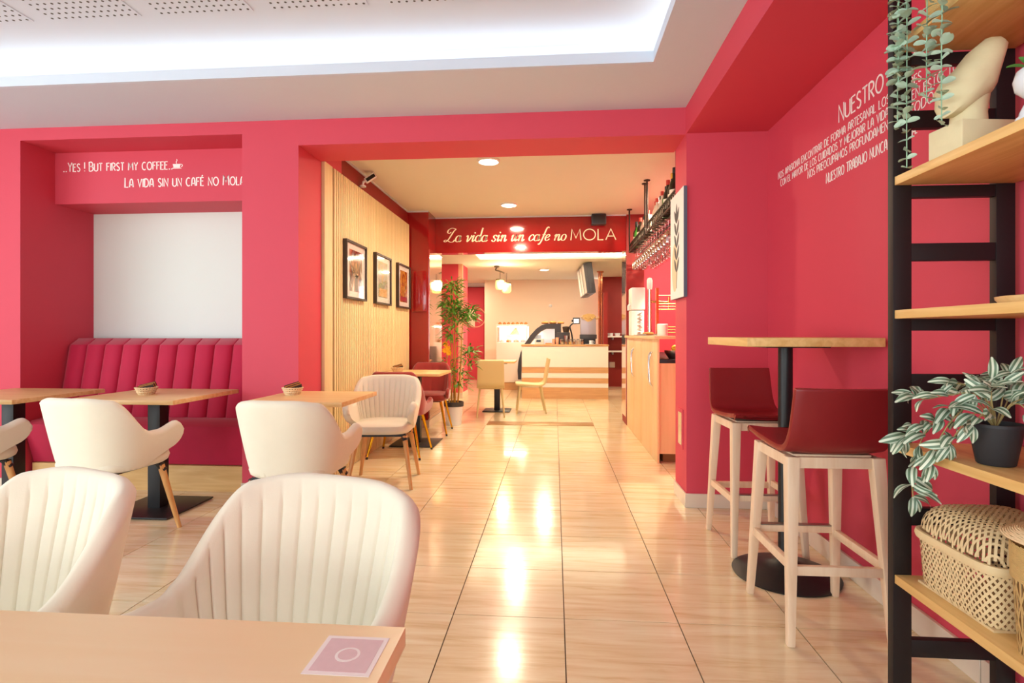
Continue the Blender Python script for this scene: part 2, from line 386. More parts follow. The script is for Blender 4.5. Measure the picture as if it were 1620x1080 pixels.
# shop front and side window frames (daylight comes in here)
wf = MB()
for x in (-5.7, -3.5, -1.2, 1.12): wf.box(x, x + 0.08, -5.08, -5.02, 0, 2.6)
wf.box(-5.62, 1.12, -5.08, -5.02, 2.52, 2.6).box(-5.62, 1.12, -5.08, -5.02, 0, 0.08)
struct(wf.build('window_1', M['black']))
wf = MB()
for y in (-4.3, -2.1, 0.1, 2.22): wf.box(-6.08, -6.02, y, y + 0.08, 0.2, 2.7)
wf.box(-6.08, -6.02, -4.22, 2.22, 2.62, 2.7).box(-6.08, -6.02, -4.22, 2.22, 0.2, 0.28)
struct(wf.build('window_2', M['black']))
# corridor walls
wall('wall_corridor', [(-2.0, -1.80, 4.5, 6.6, 0, 2.66), (-1.96, -1.81, 4.4, 4.5, 2.40, 2.66)], M['dark_red'])
# jamb return in paint between the pillar face and slat wall
pier = wall('wall_pier', [(-2.0, -1.54, 6.6, 7.36, 0, 2.66)], M['gloss_red'])
wall('wall_header', [(-1.54, 0.90, 7.0, 7.16, 2.195, 2.66)], M['gloss_red'])
wall('wall_bar_end', [(0.90, 1.12, 6.98, 7.40, 0, 2.66)], M['dark_red'])
wall('wall_bar', [(1.12, 2.0, 7.25, 7.40, 0, 2.66), (2.0, 2.1, 4.03, 7.40, 0, 2.66), (1.52, 2.1, 3.9, 4.03, 0, 2.66)], M['red'])
# mirrored jamb claddings of the inner doorway
struct(MB().box(-1.54, -1.532, 6.63, 7.35, 0.10, 2.19).build('trim_1', M['mirror']))
struct(MB().box(0.892, 0.90, 7.0, 7.39, 0.10, 2.19).build('trim_2', M['mirror']))
# back room walls
wall('wall_room_front', [(-3.8, -2.0, 7.2, 7.36, 0, 2.9), (1.12, 2.9, 7.40, 7.5, 0, 2.9), (-2.0, 1.12, 7.17, 7.30, 2.66, 2.9)], M['cream_wall'])
wall('wall_room_left', [(-3.9, -3.8, 7.2, 14.0, 0, 2.9)], M['red'])
wall('wall_room_right', [(2.9, 3.0, 7.4, 12.3, 0, 2.9)], M['dark_red'])
wall('wall_room_back', [(-1.5, 1.0, 12.6, 12.75, 0, 2.9), (-1.62, -1.5, 12.6, 14.0, 0, 2.9)], M['cream_wall'])
wall('wall_room_recess', [(1.0, 3.0, 12.1, 12.3, 0, 2.9), (1.0, 1.08, 11.3, 12.1, 0, 2.0)], M['dark_red'])
wall('wall_room_end', [(-3.8, -1.62, 13.75, 13.9, 0, 2.9)], M['red'])
wall('wall_room_soffit', [(-3.8, -1.62, 13.3, 13.75, 2.34, 2.5)], M['white'])
wall('wall_column', [(-2.45, -1.65, 9.7, 10.3, 0, 2.42)], M['red'])
struct(MB().box(-1.72, -1.645, 9.695, 9.70, 0.1, 2.42).box(-1.65, -1.645, 9.70, 9.76, 0.1, 2.42).build('trim_8', M['pink_cup'], smooth=False))
# ceilings
HX0, HX1, HY0, HY1 = -5.3, 0.56, -4.2, 3.1
soff = wall('ceiling', [(-6, CXR, HY1, FY, 2.65, 2.69), (-6, CXR, -5.0, HY0, 2.65, 2.69), (-6, HX0, HY0, HY1, 2.65, 2.69), (HX1, CXR, HY0, HY1, 2.65, 2.69),
                        (-6, CXR, -5.0, FY, 2.86, 2.92)], M['white'])
def ring(o, x0, x1, y0, y1, t, z0, z1):
    o.box(x0 - t, x1 + t, y1, y1 + t, z0, z1); o.box(x0 - t, x1 + t, y0 - t, y0, z0, z1)
    o.box(x0 - t, x0, y0, y1, z0, z1); o.box(x1, x1 + t, y0, y1, z0, z1); return o
lip = struct(ring(MB(), HX0 + 0.0145, HX1 - 0.0145, HY0 + 0.0145, HY1 - 0.0145, 0.014, 2.65, 2.712).build('trim_3', M['white'], smooth=False))
lip.location.z = 0.0005
struct(ring(MB(), HX0 - 0.17, HX1 + 0.17, HY0 - 0.17, HY1 + 0.17, 0.03, 2.69, 2.86).build('trim_4', M['white'], smooth=False))
led = ring(MB(), HX0 - 0.06, HX1 + 0.06, HY0 - 0.06, HY1 + 0.06, 0.03, 2.692, 2.704).build('led_strip', M['led'], smooth=False)
tag(led, 'glowing white led strip hidden in the cove of the tray ceiling', 'light strip')
# perforated ceiling panels
panel_me = MB().box(0, 0.52, -0.62, 0, -0.004, 0).mesh('perforated_panel'); panel_me.materials.append(M['white'])
hb = MB()
for i in range(13):
    for j in range(15):
        hb.lathe([(0.0072, -0.0050), (0.0072, -0.0038)], 6, (0.02 + i * 0.04, -0.02 - j * 0.0415, 0))
hole_me = hb.mesh('perforations'); hole_me.materials.append(M['hole'])
for row in range(2):
    for k in range(-4, 5):
        x = -0.86 + 0.627 * k
        if x > 0.1 or x < -5.2: continue
        p = link('perforated_panel', panel_me, None, soff, (x, 2.79 - row * 0.75, 2.86))
        stuff(link('perforations', hole_me, None, p))
wall('ceiling_corridor', [(-1.80, 2.0, 4.08, 7.0, 2.65, 2.72)], M['warm_white'])
struct(MB().box(-1.8, -1.785, 4.1, 6.6, 2.636, 2.65).box(-1.785, -1.54, 6.585, 6.6, 2.636, 2.65).box(-1.54, 0.9, 6.985, 7.0, 2.638, 2.65).build('trim_5', M['white'], smooth=False))
BX0, BX1, BY0, BY1 = -1.25, 1.6, 7.75, 9.15
wall('ceiling_room', [(-3.8, 3.0, BY1, 14.0, 2.40, 2.44), (-3.8, 3.0, 7.36, BY0, 2.40, 2.44), (-3.8, BX0, BY0, BY1, 2.40, 2.44), (BX1, 3.0, BY0, BY1, 2.40, 2.44),
                      (-3.8, 3.0, 7.36, 14.0, 2.62, 2.68)], M['warm_white'])
struct(ring(MB(), BX0 - 0.12, BX1 + 0.12, BY0 - 0.12, BY1 + 0.12, 0.03, 2.44, 2.62).build('trim_6', M['warm_white'], smooth=False))
led2 = ring(MB(), BX0 - 0.03, BX1 + 0.03, BY0 - 0.03, BY1 + 0.03, 0.03, 2.442, 2.454).build('led_strip', M['led_warm'], smooth=False)
tag(led2, 'warm led strip in the ceiling tray of the back room', 'light strip')
# skirting tiles
def skirt(n, pieces):
    b = MB()
    for q in pieces: b.box(*q)
    struct(b.build('baseboard_%s' % n, M['skirting'], bevel=0.002, seg=1))
skirt('right', [(1.375, 1.39, y, y + 0.446, 0, 0.095) for y in [3.685 - 0.45 * k - 0.446 for k in range(16)]])
skirt('pillar', [(0.857, 1.39, 3.685, 3.70, 0, 0.09), (0.857, 0.869, 3.70, 4.03, 0, 0.09)])
skirt('front', [(NXR - 0.002, CXL + 0.012, 3.705, 3.72, 0, 0.09), (CXL, CXL + 0.012, 3.72, 4.08, 0, 0.09), (-6, NXL, 3.705, 3.72, 0, 0.09)])
skirt('pier', [(-1.80, -1.528, 6.588, 6.60, 0, 0.09), (-1.54, -1.528, 6.6, 7.36, 0, 0.09)])
skirt('room', [(-2.46, -1.64, 9.688, 9.70, 0, 0.1), (-1.65, -1.638, 9.7, 10.3, 0, 0.1)])

# ------------------------------------------------------------------ stroke lettering
def arc(cx, cy, rx, ry, a0, a1, n=10):
    return [(cx + rx * math.cos(math.radians(a0 + (a1 - a0) * i / n)), cy + ry * math.sin(math.radians(a0 + (a1 - a0) * i / n))) for i in range(n + 1)]
G = {
 'A': (.44, [[(0, 0), (.06, .62)] + arc(.22, .62, .16, .38, 180, 0, 8) + [(.38, .62), (.44, 0)], [(.03, .3), (.41, .3)]]),
 'B': (.40, [[(0, 0), (0, 1), (.18, 1)] + arc(.18, .76, .18, .24, 90, -90, 8) + [(0, .52)], [(.16, .52)] + arc(.18, .26, .22, .26, 90, -90, 8) + [(0, 0)]]),
 'C': (.46, [arc(.26, .5, .26, .5, 55, 305, 16)]),
 'D': (.46, [[(0, 0), (0, 1), (.16, 1)] + arc(.16, .5, .3, .5, 90, -90, 12) + [(0, 0)]]),
 'E': (.34, [[(.34, 1), (0, 1), (0, 0), (.34, 0)], [(0, .58), (.28, .58)]]),
 'F': (.32, [[(.32, 1), (0, 1), (0, 0)], [(0, .56), (.26, .56)]]),
 'I': (.04, [[(.02, 0), (.02, 1)]]),
 'J': (.28, [[(.26, 1), (.26, .2)] + arc(.12, .2, .14, .2, 0, -170, 8)]),
 'L': (.32, [[(0, 1), (0, 0), (.32, 0)]]),
 'M': (.56, [[(0, 0), (.06, 1), (.28, .35), (.50, 1), (.56, 0)]]),
 'N': (.44, [[(0, 0), (0, 1), (.44, 0), (.44, 1)]]),
 'O': (.56, [arc(.28, .5, .28, .5, 0, 360, 22)]),
 'P': (.38, [[(0, 0), (0, 1), (.16, 1)] + arc(.16, .74, .22, .26, 90, -90, 8) + [(0, .48)]]),
 'R': (.40, [[(0, 0), (0, 1), (.16, 1)] + arc(.16, .74, .22, .26, 90, -90, 8) + [(0, .48)], [(.14, .48), (.40, 0)]]),
 'S': (.36, [arc(.18, .76, .16, .24, 30, 200, 8) + [(.10, .6), (.28, .42)] + arc(.18, .25, .17, .25, 20, -150, 8)]),
 'T': (.40, [[(0, 1), (.40, 1)], [(.20, 1), (.20, 0)]]),
 'U': (.44, [[(0, 1), (0, .25)] + arc(.22, .25, .22, .25, 180, 360, 10) + [(.44, 1)]]),
 'V': (.44, [[(0, 1), (.22, 0), (.44, 1)]]),
 'Y': (.42, [[(0, 1), (.21, .5), (.42, 1)], [(.21, .5), (.21, 0)]]),
 '!': (.04, [[(.02, 1), (.02, .3)], [(.02, .08), (.02, 0)]]),
 '.': (.04, [[(.02, .08), (.02, 0)]]),
 '_': (.12, [[(0, .02), (.12, .02)]]),
}
def acc(g): return (g[0], g[1] + [[(.12, 1.12), (.24, 1.3)]])
G['É'] = acc(G['E'])
SC = {
 'L': (.80, [catmull([(x, y, 0) for x, y in ((.34, .72), (.22, .62), (.08, .70), (.10, .88), (.28, 1.0), (.50, .98), (.62, .92), (.52, .78), (.40, .46), (.27, .14), (.10, .0), (.0, .06), (.08, .14), (.28, .07), (.52, -.03), (.70, .02), (.76, .14))])]),
 'a': (.46, [arc(.17, .22, .16, .23, 20, 380, 16), catmull([(x, y, 0) for x, y in ((.33, .45), (.31, .15), (.35, .0), (.46, .10))])]),
 'v': (.42, [catmull([(x, y, 0) for x, y in ((0, .36), (.07, .45), (.12, .30), (.15, .0), (.30, .20), (.37, .40), (.33, .46))])]),
 'i': (.24, [catmull([(x, y, 0) for x, y in ((0, .32), (.09, .45), (.07, .12), (.12, .0), (.23, .12))]), [(.11, .60), (.12, .68)]]),
 'd': (.46, [arc(.17, .22, .16, .23, 20, 380, 16), catmull([(x, y, 0) for x, y in ((.34, 1.0), (.33, .5), (.31, .12), (.36, .0), (.46, .10))])]),
 's': (.34, [catmull([(x, y, 0) for x, y in ((.30, .36), (.20, .46), (.08, .38), (.12, .26), (.26, .14), (.20, .0), (.08, .0), (.0, .10))])]),
 'n': (.48, [catmull([(x, y, 0) for x, y in ((0, .32), (.08, .45), (.08, .2), (.07, .0))]), catmull([(x, y, 0) for x, y in ((.07, .15), (.20, .42), (.31, .42), (.32, .2), (.34, .02), (.40, .0), (.48, .12))])]),
 'u': (.48, [catmull([(x, y, 0) for x, y in ((0, .32), (.08, .45), (.06, .12), (.13, .0), (.26, .14), (.33, .45))]), catmull([(x, y, 0) for x, y in ((.33, .45), (.31, .12), (.36, .0), (.47, .12))])]),
 'c': (.36, [catmull([(x, y, 0) for x, y in ((.31, .36), (.22, .46), (.07, .34), (.04, .14), (.14, .0), (.26, .04), (.35, .14))])]),
 'f': (.30, [catmull([(x, y, 0) for x, y in ((.42, .92), (.34, 1.0), (.26, .88), (.20, .5), (.12, .0), (.02, -.26), (-.08, -.22))]), [(.06, .44), (.34, .44)]]),
 'e': (.36, [catmull([(x, y, 0) for x, y in ((.05, .20), (.20, .24), (.30, .36), (.20, .46), (.07, .34), (.04, .14), (.14, .0), (.26, .04), (.35, .14))])]),
 'o': (.40, [arc(.18, .22, .16, .23, 90, 450, 16)]),
}
def stroke(b, pts, wd, nib, f3):
    # flat ribbon along pts, wider on downstrokes when nib is set, 1.5 mm thick
    P = [Vector((p[0], p[1])) for p in pts]; n = len(P); L, R = [], []
    for i in range(n):
        t = (P[min(i + 1, n - 1)] - P[max(i - 1, 0)])
        t = t.normalized() if t.length > 1e-9 else Vector((0, 1))
        nn = Vector((-t.y, t.x)); h = wd / 2 * (1.0 if not nib else 0.45 + 1.15 * abs(t.y) ** 2)
        if 0 < i < n - 1:
            a = (P[i] - P[i - 1]).normalized(); c = (P[i + 1] - P[i]).normalized()
            h /= max(0.6, math.sqrt(max(0.0, (1 + a.dot(c)) / 2)))
        L.append(P[i] + nn * h); R.append(P[i] - nn * h)
    for i in range(n - 1):
        q = [L[i], R[i], R[i + 1], L[i + 1]]
        vs = [f3(p.x, p.y, 0) for p in q] + [f3(p.x, p.y, 1) for p in q]
        b.add(vs, [(0, 1, 2, 3), (7, 6, 5, 4), (0, 4, 5, 1), (1, 5, 6, 2), (2, 6, 7, 3), (3, 7, 4, 0)])
def layout(text, font, gap, space, small):
    out = []; x = 0
    for i, ch in enumerate(text):
        if ch == ' ': x += space; continue
        up = ch.isupper() or not ch.isalpha(); g = font[ch if font is SC else ch.upper()]
        k = 1.0 if (up or font is SC) else small
        out.append((g, x, k)); x += g[0] * k + gap
    return out, x - gap
def lettering(name, label, rows, f3of, m, **kw):
    root = thing(name, label, 'lettering')
    for r in rows:
        t, w_, h_, org = r[:4]; k2 = dict(kw); k2.update(r[4] if len(r) > 4 else {})
        font = k2.pop('font', G); gap = k2.pop('gap', .13); space = k2.pop('space', .34); small = k2.pop('small', .84)
        slant = k2.pop('slant', 0.0); wd = k2.pop('wd', .1); nib = k2.pop('nib', False)
        lay, tot = layout(t, font, gap, space, small); sx = w_ / tot; f3 = f3of(org)
        for g, x, k in lay:
            b = MB()
            for st in g[1]: stroke(b, [(sx * (x + p[0] * k + slant * p[1]), h_ * p[1] * k) for p in st], wd * h_, nib, f3)
            b.build('letter', m, root, smooth=False)
    return root
# right wall: reading direction runs towards -Y
def f_right(org):
    y0, z0 = org
    return lambda u, v, t: (1.3895 - 0.0015 * t, y0 - u, z0 + v)
rows = [('Nuestro café', 0.60, 0.082, (2.80, 2.178)),
        ('Nos apasiona encontrar de forma artesanal los mejores', 1.335, 0.042, (3.53, 2.106)),
        ('Con el mayor de los cuidados y mejorar la vida', 1.095, 0.042, (3.495, 2.052)),
        ('en esto to', 0.25, 0.042, (2.250, 2.052)),
        ('Nos preocupamos profundamente', 0.775, 0.043, (3.130, 1.998)),
        ('todo esi', 0.22, 0.042, (2.262, 1.998)),
        ('Nuestro trabajo nunca termina.', 0.705, 0.050, (2.925, 1.914))]
lettering('wall_lettering', 'white Spanish slogan in several lines on the red wall beside the bar table', rows, f_right, M['lettering'], wd=.095, small=.9)
def f_niche(org):
    x0, z0 = org
    return lambda u, v, t: (x0 + u, 4.0 - 0.0015 * t, z0 + v)
lettering('wall_lettering', 'white two line coffee slogan on the red header above the banquette niche', [('__Yes ! But first my coffee__', 0.90, 0.070, (-3.835, 2.413)), ('La vida sin un café no Mola', 0.965, 0.074, (-3.322, 2.281))], f_niche, M['lettering'], wd=.11)
cupb = MB().prism([(-2.925, 2.425), (-2.875, 2.425), (-2.868, 2.452), (-2.932, 2.452)], 3.9985, 4.0, 'Y').prism([(-2.94, 2.417), (-2.86, 2.417), (-2.868, 2.423), (-2.932, 2.423)], 3.9985, 4.0, 'Y')
stroke(cupb, arc(-2.866, 2.440, .012, .010, -90, 90, 6), 0.005, False, lambda u, v, t: (u, 4.0 - 0.0015 * t, v))
stroke(cupb, [(-2.900, 2.456), (-2.905, 2.468), (-2.897, 2.478), (-2.900, 2.490)], 0.005, False, lambda u, v, t: (u, 4.0 - 0.0015 * t, v))
tag(cupb.build('cup_emblem', M['lettering'], smooth=False), 'little white steaming cup emblem after the coffee slogan', 'emblem')
def f_head(org):
    x0, z0 = org
    return lambda u, v, t: (x0 + u, 6.999 - 0.003 * t, z0 + v)
G2 = dict(G); G2['M'] = (.86, [[(0, 0), (.10, 1), (.43, .2), (.76, 1), (.86, 0)]]); G2['O'] = (1.0, [arc(.5, .5, .5, .5, 0, 360, 28)]); G2['A'] = (.84, [[(0, 0), (.42, 1), (.84, 0)], [(.15, .33), (.69, .33)]]); G2['L'] = (.44, [[(0, 1), (0, 0), (.44, 0)]])
lettering('header_lettering', 'cream italic slogan across the glossy red doorway header',
          [('La vida sin un cafe no', 1.57, 0.175, (-1.43, 2.338), dict(font=SC, gap=.02, space=.30, wd=.066, nib=True, slant=0.30)),
           ('MOLA', 0.565, 0.137, (0.205, 2.339), dict(font=G2, gap=.22, wd=.085))], f_head, M['cream_letter'])

# ------------------------------------------------------------------ slat wall, pictures, camera, switch box
sl = thing('slat_wall_panel', 'pale ash vertical slat panelling along the corridor wall', 'wall panel', (-1.8, 4.1, 0))
MB().box(0.0, 0.012, 0.06, 2.498, 0.005, 2.48).build('backing', M['slat_gap'], sl)
MB().box(-0.005 + 0.006, 0.03, 0.0, 0.155, 0.0, 2.48).build('end_board', M['slat'], sl, bevel=0.003)
slat_me = MB().box(0, 0.022, -0.0165, 0.0165, 0.0, 2.475).mesh('slat', 0.003, 1); slat_me.materials.append(M['slat'])
y = 0.20
while y < 2.47:
    link('slat', slat_me, None, sl, (0.012, y, 0.002)); y += 0.0455
frame_pal = [[lin(206, 200, 190), lin(190, 120, 84), lin(84, 66, 54), lin(226, 218, 206)], [lin(206, 196, 176), lin(190, 186, 184), lin(176, 190, 150), lin(222, 190, 140)], [lin(110, 44, 22), lin(176, 92, 40), lin(226, 170, 70), lin(66, 70, 34)]]
frame_lab = ['dark framed food photograph of a hand holding pastry, nearest the tray-ceiling room', 'dark framed pale still life picture between the two other corridor pictures', 'dark framed brown and red drink photograph next to the glossy red pier']
frame_lab[0] = 'dark framed grey photograph with an upright brown figure on the slat panelling'
for k in range(3):
    t = thing('picture_frame', frame_lab[k], 'picture', (-1.766, 4.705 + 0.765 * k, 1.445), 0, 'pictures on the slat panelling')
    wv, hv = 0.25, 0.50
    fr = MB().box(0, 0.035, -wv, wv, 0, 0.018).box(0, 0.035, -wv, wv, hv - 0.018, hv).box(0, 0.035, -wv, -wv + 0.018, 0.018, hv - 0.018).box(0, 0.035, wv - 0.018, wv, 0.018, hv - 0.018)
    fr.build('frame', M['frame'], t)
    MB().box(0.0, 0.018, -wv + 0.018, wv - 0.018, 0.018, hv - 0.018).build('mount', M['paper'], t)
    MB().box(0.018, 0.0195, -0.15, 0.15, 0.07, 0.43).build('print', photo_mat('print_%d' % k, frame_pal[k], (5.0, 9.0, 10.0)[k], k * 3.1), t)
    if k == 0:
        MB().prism([(-0.03, 0.08), (0.045, 0.08), (0.05, 0.22), (-0.02, 0.22)], 0.0195, 0.0205, 'X').build('printed_figure', mat('print_trousers', lin(96, 78, 66), 0.3), t)
        MB().prism([(-0.06, 0.2), (0.06, 0.19), (0.05, 0.31), (-0.02, 0.33), (-0.08, 0.26)], 0.0195, 0.0205, 'X').build('printed_figure', photo_mat('print_shirt', [lin(206, 160, 110), lin(90, 80, 70), lin(226, 190, 150)], 22), t)
    if k == 1:
        MB().prism([(-0.13, 0.08), (0.13, 0.08), (0.12, 0.16), (-0.12, 0.16)], 0.0195, 0.0205, 'X').build('printed_band', photo_mat('print_peach', [lin(216, 160, 90), lin(230, 200, 160)], 26), t)
    if k == 2:
        MB().prism([(-0.14, 0.08), (0.14, 0.08), (0.14, 0.13), (-0.14, 0.13)], 0.0195, 0.0205, 'X').build('printed_band', mat('print_crimson', lin(140, 40, 46), 0.3), t)
    MB().box(0.020, 0.022, -wv + 0.018, wv - 0.018, 0.018, hv - 0.018).build('glazing', M['pic_glass'], t)
cc = thing('security_camera', 'small white security camera on the red band above the slat panelling', 'camera', (-1.80, 4.93, 2.50))
MB().lathe([(0.03, 0), (0.03, 0.012), (0.012, 0.02)], 14, (0.034, 0, 0)).build('foot', M['white_plastic'], cc)
MB().tube([(0.034, 0, 0.018), (0.036, 0.01, 0.05), (0.06, 0.02, 0.065)], 0.011, 8).build('arm', M['white_plastic'], cc)
MB().bar((0.05, 0.02, 0.06), (0.135, 0.05, 0.125), 0.045, 0.05).build('housing', M['white_plastic'], cc, bevel=0.008)
MB().bar((0.070, -0.004, 0.062), (0.138, 0.024, 0.118), 0.004, 0.03).build('sensor_window', M['sensor'], cc)
sw = thing('fuse_box_cover', 'glossy red cover plate on the front of the red pier', 'cover', (-1.66, 6.6, 1.42))
MB().box(-0.085, 0.095, -0.022, 0, 0, 0.50).build('door', M['gloss_red'], sw, bevel=0.004)
MB().box(0.07, 0.085, -0.026, -0.021, 0.2, 0.26).build('catch', M['dark_red'], sw)
spk = thing('loudspeaker', 'small black loudspeaker under the ceiling on the red header', 'speaker', (0.55, 7.0, 2.515))
MB().box(-0.09, 0.09, -0.12, -0.012, 0.0, 0.13).build('cabinet', M['anthracite'], spk, bevel=0.01)
MB().box(-0.075, 0.075, -0.124, -0.119, 0.012, 0.118).build('grille', M['black'], spk, bevel=0.002)
MB().box(-0.02, 0.02, -0.013, 0, 0.04, 0.09).build('bracket', M['black'], spk)

# canvas with leaf print on the pillar side
cv = thing('canvas_print', 'tall white canvas print of a dark leaf sprig on the pillar side', 'picture', (0.869, 3.88, 1.39))
MB().box(-0.022, 0, -0.20, 0.20, 0, 0.73).build('stretcher', M['grey_edge'], cv)
MB().box(-0.0245, -0.022, -0.199, 0.199, 0.001, 0.729).build('canvas_face', M['paper'], cv)
lf = MB()
def leaf_poly(cy, cz, L, wd, ang, n=8):
    pts = []
    for i in range(n + 1):
        t = i / n; pts.append((t * L, wd * math.sin(PI * t) ** 0.8))
    for i in range(n - 1, 0, -1):
        t = i / n; pts.append((t * L, -wd * math.sin(PI * t) ** 0.8))
    c, s = math.cos(ang), math.sin(ang)
    return [(cy + u * c - v * s, cz + u * s + v * c) for u, v in pts]
for k in range(5):
    zc = 0.18 + 0.085 * k
    for sgn in (-1, 1): lf.prism(leaf_poly(0.0, zc, 0.125, 0.021, PI / 2 + sgn * 0.62), -0.0253, -0.0245, 'X')
lf.prism(leaf_poly(0, 0.53, 0.13, 0.022, PI / 2), -0.0253, -0.0245, 'X')
lf.prism([(-0.006, 0.07), (0.006, 0.07), (0.006, 0.2), (-0.006, 0.2)], -0.0253, -0.0245, 'X')
lf.build('printed_sprig', M['art_dark'], cv)
MB().prism([(0.06 + 0.09 * math.cos(a * PI / 12), 0.22 + 0.17 * math.sin(a * PI / 12)) for a in range(24)], -0.0249, -0.0245, 'X').build('printed_wash', M['art_sand'], cv)
pl_ = thing('metal_wall_plate', 'slim metal hatch plate low on the red pillar side', 'plate', (0.869, 3.86, 0.36))
MB().box(-0.006, 0, -0.075, 0.075, 0, 0.27).build('surround', M['red'], pl_)
MB().box(-0.008, -0.006, -0.05, 0.05, 0.025, 0.245).build('plate', M['chrome'], pl_)

# ------------------------------------------------------------------ corridor downlights
def downlight(x, y, z, power, label, r=0.085, grp=None):
    t = thing('ceiling_downlight', label, 'ceiling light', (x, y, z), 0, grp)
    MB().lathe([(r + 0.015, 0), (r + 0.015, -0.012), (r, -0.018), (r - 0.004, -0.012), (r - 0.004, 0)], 28).build('rim', M['white_plastic'], t)
    MB().lathe([(0.0001, -0.013), (r - 0.005, -0.013), (r - 0.005, -0.010)], 28).build('diffuser', M['lamp_w'], t)
    area_light('lamp', (0, 0, -0.03), 2 * r, power, WARM, (0, 0, 0), None, t, True)
    return t
downlight(-0.572, 4.72, 2.65, 21, 'round white downlight in the corridor ceiling near the wide lintel', grp='corridor downlights')
downlight(-0.53, 6.33, 2.65, 18, 'round white downlight in the corridor ceiling near the slogan header', grp='corridor downlights')
downlight(1.45, 5.75, 2.65, 60, 'unseen round white downlight added above the bar worktop', grp='corridor downlights')  # unseen lamp, added behind the pillar to brighten bar and rack
for (x, y, lb) in ((-0.2, 10.6, 'unseen round white downlight added above the service counter'), (-2.3, 12.2, 'unseen round white downlight added to brighten the red porthole door'), (1.9, 10.8, 'unseen round white downlight added in the dark red recess behind the copper pole')):  # unseen lamps, added to brighten the back room and its far door
    if lb: downlight(x, y, 2.40, 26, lb, grp='back room downlights')
downlight(-0.60, 8.35, 2.62, 26, 'round white downlight in the ceiling tray of the back room', grp='back room downlights')

# ------------------------------------------------------------------ seats
def shell_mesh(name, z0, zt, rim, low, w0, w1, b0, b1, yj, arm, sb, nexp, th, N=0, gdepth=0.0, amax=0.62, cols=160, rws=14, seam=None, flare=0.0):
    def pt(s, v):
        a = abs(s); zr, zl = rim(a), low(a)
        if a > 0.90:
            c = (a - 0.90) / 0.10; k = math.sqrt(max(0.0, 1 - 0.9 * c * c)); mid = zl * 0.45 + zr * 0.55
            zr = mid + (zr - mid) * k; zl = mid + (zl - mid) * k
        z = zl + (zr - zl) * v; h = max(0.0, (z - z0) / (zt - z0))
        wv = w0 + (w1 - w0) * h ** 0.7; yb = -(b0 + (b1 - b0) * h)
        if a <= sb:
            g = a / sb * PI / 2; x = wv * math.sin(g) ** (2 / nexp); y_ = yj + (yb - yj) * max(0.0, math.cos(g)) ** (2 / nexp)
        else:
            t = (a - sb) / (1 - sb); x = wv + flare * t; y_ = yj + arm * t
        return Vector((math.copysign(x, s), y_, z))
    # resample s by even plan arc length at mid height
    K = 800; acc_ = [0.0]; pr = pt(-1, 0.6)
    for i in range(1, K + 1):
        q = pt(-1 + 2 * i / K, 0.6); acc_.append(acc_[-1] + (q - pr).length); pr = q
    S = []; j = 0
    for i in range(cols + 1):
        tgt = acc_[-1] * i / cols
        while j < K and acc_[j + 1] < tgt and j < K - 1: j += 1
        f = (tgt - acc_[j]) / max(1e-9, acc_[j + 1] - acc_[j]); S.append(-1 + 2 * (j + min(1, f)) / K)
    inner = [[pt(s, i / rws) for s in S] for i in range(rws + 1)]
    Nrm = []
    for i in range(rws + 1):
        row = []
        for k in range(cols + 1):
            du = inner[i][min(k + 1, cols)] - inner[i][max(k - 1, 0)]; dv = inner[min(i + 1, rws)][k] - inner[max(i - 1, 0)][k]
            n = du.cross(dv)
            n = n.normalized() if n.length > 1e-10 else Vector((0, -1, 0))
            o_ = inner[i][k]
            if n.dot(Vector((o_.x, o_.y - 0.02, 0))) < 0: n = -n
            row.append(n)
        Nrm.append(row)
    outer = [[inner[i][k] + Nrm[i][k] * th for k in range(cols + 1)] for i in range(rws + 1)]
    inn = []
    for i in range(rws + 1):
        v = i / rws; row = []
        for k in range(cols + 1):
            s = S[k]; a = abs(s); d = 0.0
            if N and a < amax:
                u = (k / cols - 0.5) * N; bul = abs(math.sin(PI * u)) ** 0.36
                d = gdepth * bul * (1 - sstep(0.86, 0.97, v)) + gdepth * 0.9 * sstep(0.86, 0.97, v)
            elif N: d = gdepth * 0.9
            if seam and a >= amax: d += seam * sstep(amax, amax + 0.03, a)
            row.append(inner[i][k] - Nrm[i][k] * d)
        inn.append(row)
    # closed section loops: inner rim -> rounded top -> outer
    top1 = [(inn[-1][k] + outer[-1][k]) / 2 + Vector((0, 0, th * 0.45)) for k in range(cols + 1)]
    ta = [inn[-1][k] * 0.8 + outer[-1][k] * 0.2 + Vector((0, 0, th * 0.32)) for k in range(cols + 1)]
    tb = [inn[-1][k] * 0.2 + outer[-1][k] * 0.8 + Vector((0, 0, th * 0.32)) for k in range(cols + 1)]
    bot = [(inn[0][k] + outer[0][k]) / 2 - Vector((0, 0, th * 0.3)) for k in range(cols + 1)]
    loop = inn + [ta, top1, tb] + outer[::-1] + [bot]
    P = [[loop[i][k] for i in range(len(loop))] for k in range(cols + 1)]
    b = MB().grid(P, True); nl = len(loop)
    for base in (0, cols * nl):      # arm tips: rounded cap
        ring_ = [Vector(b.v[base + i]) for i in range(nl)]; c = sum(ring_, Vector()) / nl
        s_ = 1 if base else -1
        ext = [c + (p - c) * 0.72 + Vector((0, th * 0.35, 0)) for p in ring_]; o0 = len(b.v)
        b.v += [tuple(p) for p in ext]; b.v.append(tuple(c + Vector((0, th * 0.45, 0))))
        for i in range(nl):
            j2 = (i + 1) % nl; b.f.append((base + i, base + j2, o0 + j2, o0 + i)); b.f.append((o0 + i, o0 + j2, o0 + nl))
    return b.mesh(name, angle=60)
